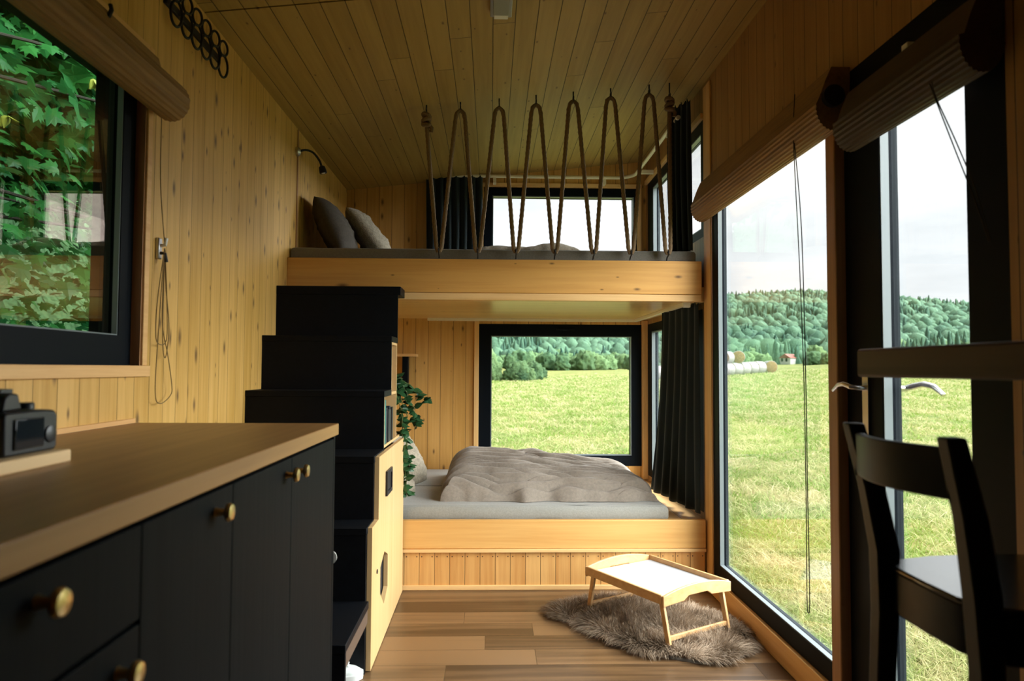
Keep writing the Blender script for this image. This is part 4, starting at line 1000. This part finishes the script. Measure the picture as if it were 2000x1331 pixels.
# trees
def treemat(name,c1,c2,sc):
    m, nt, b = newmat(name); setp(b,rough=.85,spec=.1); L = nt.links.new
    tc = N(nt,'ShaderNodeTexCoord'); n = N(nt,'ShaderNodeTexNoise'); n.inputs['Scale'].default_value = sc; n.inputs['Detail'].default_value = 6; n.inputs['Roughness'].default_value = .7
    oi = N(nt,'ShaderNodeObjectInfo'); va = N(nt,'ShaderNodeVectorMath',operation='ADD'); L(tc.outputs['Object'],va.inputs[0]); L(oi.outputs['Location'],va.inputs[1]); L(va.outputs[0],n.inputs[0])
    at = N(nt,'ShaderNodeAttribute',attribute_name='tint'); sc_ = N(nt,'ShaderNodeSeparateColor'); L(at.outputs['Color'],sc_.inputs[0])
    f = mth(nt,'ADD',mth(nt,'MULTIPLY',n.outputs[0],.75),mth(nt,'MULTIPLY',sc_.outputs[0],.45)); f = mth(nt,'ADD',f,mth(nt,'MULTIPLY',oi.outputs['Random'],.25))
    cr = N(nt,'ShaderNodeValToRGB'); cr.color_ramp.elements[0].position = .44; cr.color_ramp.elements[1].position = .88; cr.color_ramp.elements[0].color = (*c1,1); cr.color_ramp.elements[1].color = (*c2,1)
    L(f,cr.inputs[0]); L(cr.outputs[0],b.inputs['Base Color'])
    bp = N(nt,'ShaderNodeBump'); bp.inputs['Distance'].default_value = .6; L(n.outputs[0],bp.inputs['Height']); L(bp.outputs[0],b.inputs['Normal'])
    return m
M_TREE = treemat('broadleaf_crown',(.018,.058,.032),(.10,.165,.065),1.3)
M_FIR = treemat('conifer_crown',(.010,.042,.032),(.04,.09,.058),1.2)
M_FOREST = treemat('forest_canopy_hazed',(.012,.048,.040),(.075,.145,.085),1.1)  # bluish shift paints distance haze into the canopy colour
M_TRUNK = plain('bark',(.06,.045,.035),.9)
def crown(seed,lev=3,conifer=False):
    bm = bmesh.new(); bmesh.ops.create_icosphere(bm,subdivisions=lev,radius=1)
    V = []
    for v in bm.verts:
        p = v.co.copy()
        if conifer:
            t = (p.z+1)/2; r = (1-t)**.85*.62*(1+.22*math.sin(t*34))+.02; a = math.atan2(p.y,p.x); q = Vector((math.cos(a)*r,math.sin(a)*r,t*2.6-.3)); q += p*.20*mnoise.noise(p*7+Vector((seed,0,0)))
        else:
            k = 1+.30*mnoise.noise(p*1.6+Vector((seed*3.1,0,0)))+.20*mnoise.noise(p*3.7+Vector((0,seed,0)))+.17*mnoise.noise(p*9+Vector((0,0,seed)))+.16*mnoise.noise(p*27)+random.uniform(-.05,.05)
            q = p*k; q.z = q.z*.95+.75
        V.append(q)
    F = [tuple(v.index for v in f.verts) for f in bm.faces]; bm.free(); return V,F
def rep(name,V,F,mat,tintv):
    mb = MB(); mb.v = [tuple(p) for p in V]; mb.f = F; o = build(name,mb,mat,None,angle=180)
    at = o.data.color_attributes.new('tint','FLOAT_COLOR','POINT'); at.data.foreach_set('color',[c for _ in V for c in (tintv,tintv,tintv,1)]); return o
protos = []
for s in range(4): protos.append(('broadleaf_tree',)+crown(s+1,4)+(M_TREE,))
for s in range(2): protos.append(('conifer_tree',)+crown(s+9,3,True)+(M_FIR,))
def yedge(s): return np.interp(s,[-1,.03,.07,.11,.2,.33,.48,.63,1],[58,58,64,108,112,100,108,112,112])
spots = []
# field-edge bushes left of the rear window, hedge rows, then the wooded slope
for i in range(26):
    s = random.uniform(-.10,.085); spots.append((s,59.5+random.uniform(0,9)+max(0,(s-.05))*150,random.uniform(.55,.95),0))
for i in range(34):
    s = random.uniform(.075,.24); spots.append((s,random.uniform(150,200),random.uniform(1.5,2.6),0))
for i in range(36):
    s = random.uniform(.30,.72); spots.append((s,random.uniform(190,285),random.uniform(1.8,3.0),random.choice([0,0,0,1])))
for i in range(60):
    s = random.uniform(-.1,.3); spots.append((s,random.uniform(205,290),random.uniform(2.0,3.4),random.choice([0,0,1])))
for i in range(170):
    s = random.uniform(-.1,.74); spots.append((s,random.uniform(285,345),random.uniform(2.6,4.0),random.choice([0,0,0,1])))
spots = [q for q in spots if not (abs(q[0]-.434)<.035 and q[1]<306)]
named = [(.470,240,3.0,'round tree standing right of the red-roofed farmhouse'),(.492,232,2.6,'smaller round tree in front of the wood, right of the farmhouse'),(.372,215,2.6,'round bush-like tree behind the upper hay bale'),(.395,250,2.4,'dense round tree between hay bales and farmhouse')]
made = {}
def place(idx,x,y,sc,sz,rot,label,group):
    nm,V,F,mat = protos[idx]
    if idx not in made: o = rep(nm,V,F,mat,.5); made[idx] = o
    else: o = made[idx].copy(); COL.objects.link(o)
    o.location = (x,y,float(ground(x,y))-.15*sc); o.scale = (sc,sc,sc*sz); o.rotation_euler = (0,0,rot); o['label'] = label; o['category'] = 'tree'
    if group: o['group'] = group
    elif 'group' in o: del o['group']
    return o
for s,y,sc,lab in named: place(random.randrange(4),s*y,y,sc,1.05,random.uniform(0,6),lab,None)
for s,y,sc,k in spots:
    i = random.choice([4,5]) if k else random.randrange(4)
    if y < 80: lab,g = 'leafy bush in the hedge at the left meadow edge behind the bed window','meadow edge bushes'
    elif k: lab,g = 'dark conifer at the foot of the wooded hill beyond the meadow','conifers at the hill foot'
    else: lab,g = 'leafy green tree at the foot of the wooded hill beyond the meadow','broadleaf trees at the hill foot'
    place(i,s*y,y,sc,random.uniform(.85,1.25) if y>80 else random.uniform(.8,1.3),random.uniform(0,6),lab,g)
# the forest on the hill: one uncountable canopy
lo = [crown(s+20,2) for s in range(4)]+[crown(s+30,2,True) for s in range(2)]
lov = [(np.array([tuple(p) for p in V]),np.array(F)) for V,F in lo]
FV = []; FF = []; FT = []; off = 0; rf_ = random.Random(3); cnt = 0
while cnt < 8000:
    r = math.sqrt(rf_.uniform(320**2,880**2)); az = math.radians(rf_.uniform(-6,41)); x,y = r*math.sin(az),r*math.cos(az)
    if r < 380 and rf_.random()<.3: continue
    patch = mnoise.noise((x*.012,y*.006,1)); con = patch>.12 if rf_.random()<.8 else rf_.random()<.5
    V,F = lov[rf_.randrange(4,6) if con else rf_.randrange(4)]; sc = rf_.uniform(3.0,5.0)*(.85 if con else 1); sz = sc*rf_.uniform(.95,1.5); a = rf_.uniform(0,6.3)
    ca,sa = math.cos(a),math.sin(a); X = V[:,0]*ca-V[:,1]*sa; Y = V[:,0]*sa+V[:,1]*ca
    FV.append(np.stack([X*sc+x,Y*sc+y,V[:,2]*sz+float(ground(x,y))-1],1)); FF.append(F+off); off += len(V)
    FT.append(np.full(len(V),(rf_.uniform(-.1,.35) if con else rf_.uniform(.25,1.0))+.25*patch)); cnt += 1
FV = np.concatenate(FV); FF = np.concatenate(FF); FT = np.clip(np.concatenate(FT),0,1)
me = bpy.data.meshes.new('forest'); me.vertices.add(len(FV)); me.vertices.foreach_set('co',FV.reshape(-1)); me.loops.add(FF.size); me.loops.foreach_set('vertex_index',FF.reshape(-1).astype(np.int32))
me.polygons.add(len(FF)); me.polygons.foreach_set('loop_start',(np.arange(len(FF))*3).astype(np.int32)); me.update(calc_edges=True); me.polygons.foreach_set('use_smooth',[True]*len(FF))
at = me.color_attributes.new('tint','FLOAT_COLOR','POINT'); c4 = np.repeat(FT[:,None],4,1); c4[:,3] = 1; at.data.foreach_set('color',c4.reshape(-1)); me.materials.append(M_FOREST)
fo = bpy.data.objects.new('forest',me); COL.objects.link(fo); tag(fo,'dense mixed forest covering the hill beyond the meadow','forest',kind='stuff')

# maple outside the left window
mt = thing('maple_tree','maple tree with broad green leaves right outside the left window','tree',(-3.6,2.6,-.6))
build('trunk',MB().tube([(-3.6,2.6,-.6),(-3.55,2.65,1),(-3.7,2.5,3),(-3.6,2.4,5)],[.16,.13,.1,.07],12),M_TRUNK,mt)
br = MB(); rb = random.Random(8); tips = []
for i in range(34):
    z = rb.uniform(.2,3.6); a = Vector((-3.6,2.55,z)); b = Vector((rb.uniform(-2.6,-1.75),rb.uniform(.6,4.6),z+rb.uniform(-.5,.5))); mid = a.lerp(b,.5)+Vector((0,0,rb.uniform(0,.25)))
    br.tube(smooth_path([a,mid,b],4),[.02*(1-k/8*.8) for k in range(9)],6); tips.append((a,mid,b))
build('branches',br,M_TRUNK,mt)
lobe = [(0,0),(-.14,-.10),(-.42,-.06),(-.30,.10),(-.56,.26),(-.34,.33),(-.40,.52),(-.20,.50),(-.14,.66),(0,.98),(.14,.66),(.20,.50),(.40,.52),(.34,.33),(.56,.26),(.30,.10),(.42,-.06),(.14,-.10)]
LV = np.array([(x,y,-.18*abs(x)-.05*y*y) for x,y in lobe]+[(0,.32,.02)]); nl_ = len(lobe); LF = np.array([(i,(i+1)%nl_,nl_) for i in range(nl_)])
FV=[];FF=[];FT=[];off=0
def add_leaf(p,sc,rl):
    global off
    up = Vector((rl.gauss(.35,.45),rl.gauss(0,.45),rl.uniform(.25,1))).normalized(); d = Vector((rl.gauss(.2,.7),rl.gauss(0,1),rl.gauss(-.5,.4))); d = (d-up*d.dot(up)).normalized(); s = d.cross(up)
    Mx = np.array([s,d,up]); FV.append(LV@Mx*sc+np.array(p)); FF.append(LF+off); off += len(LV); FT.append(np.full(len(LV),rl.random()))
rl = random.Random(21)
for i in range(2600):
    a,m_,b = rl.choice(tips); t = rl.uniform(.45,1.05); p = m_.lerp(b,max(0,(t-.5)*2))+Vector((rl.gauss(0,.12),rl.gauss(0,.22),rl.gauss(0,.16))); 
    if p.x > -1.5: continue
    add_leaf(p,rl.uniform(.06,.115),rl)
for i in range(8000):
    p = (rl.uniform(-5.2,-2.6),rl.uniform(-.6,8.5),rl.uniform(-.4,4.6)); add_leaf(p,rl.uniform(.10,.18),rl)
for i in range(3600):  # extra large leaves added overhead to shade the foliage below
    p = (rl.uniform(-5.5,-2.5),rl.uniform(-2.5,8),rl.uniform(2.9,3.8)); add_leaf(p,rl.uniform(.2,.34),rl)
for i in range(9000):  # upper canopy added above the view to keep sky light off the maple
    p = (rl.uniform(-9,-1.45),rl.uniform(-4,11),rl.uniform(3.6,6.2)); add_leaf(p,rl.uniform(.25,.45),rl)
def leafobj(name,mat,parent):
    global FV,FF,FT,off
    b = np.array(wl(parent)); V = np.concatenate(FV)-b; F = np.concatenate(FF); T_ = np.concatenate(FT)
    me = bpy.data.meshes.new(name); me.from_pydata(V.tolist(),[],F.tolist()); at = me.color_attributes.new('tint','FLOAT_COLOR','POINT'); c4 = np.repeat(T_[:,None],4,1); c4[:,3]=1; at.data.foreach_set('color',c4.reshape(-1))
    me.materials.append(mat); o = bpy.data.objects.new(name,me); COL.objects.link(o); o.parent = parent; FV=[];FF=[];FT=[];off=0; return o
leafobj('foliage',fibre('maple_leaf',(.010,.085,.026),(.055,.24,.05),.35,.35),mt)
sd = MB()
for i in range(90):
    a,m_,b = rl.choice(tips); p = b+Vector((rl.gauss(.1,.1),rl.gauss(0,.25),rl.gauss(0,.15)))
    if p.x>-1.5: continue
    for k in range(5):
        d = Vector((rl.gauss(0,.6),rl.gauss(0,.6),-1)).normalized(); leaf(sd,p,d,(1,0,.2),.06)
build('seed_wings',sd,plain('yellow_maple_seed',(.42,.42,.06),.6),mt,smooth=False)
# dense wood behind the maple
for i,(x,y,sc) in enumerate([(-11,-3.5,4.2),(-11.5,1.5,4.4),(-11,6.5,4.3),(-11.5,11.5,4.2),(-10.6,16.5,4.2),(-9,21.5,4.2),(-8,26,3.6)]):
    o = place(i%4,x,y,sc,1.15,i*1.3,'dense tree behind the maple outside the left window','trees behind the maple')
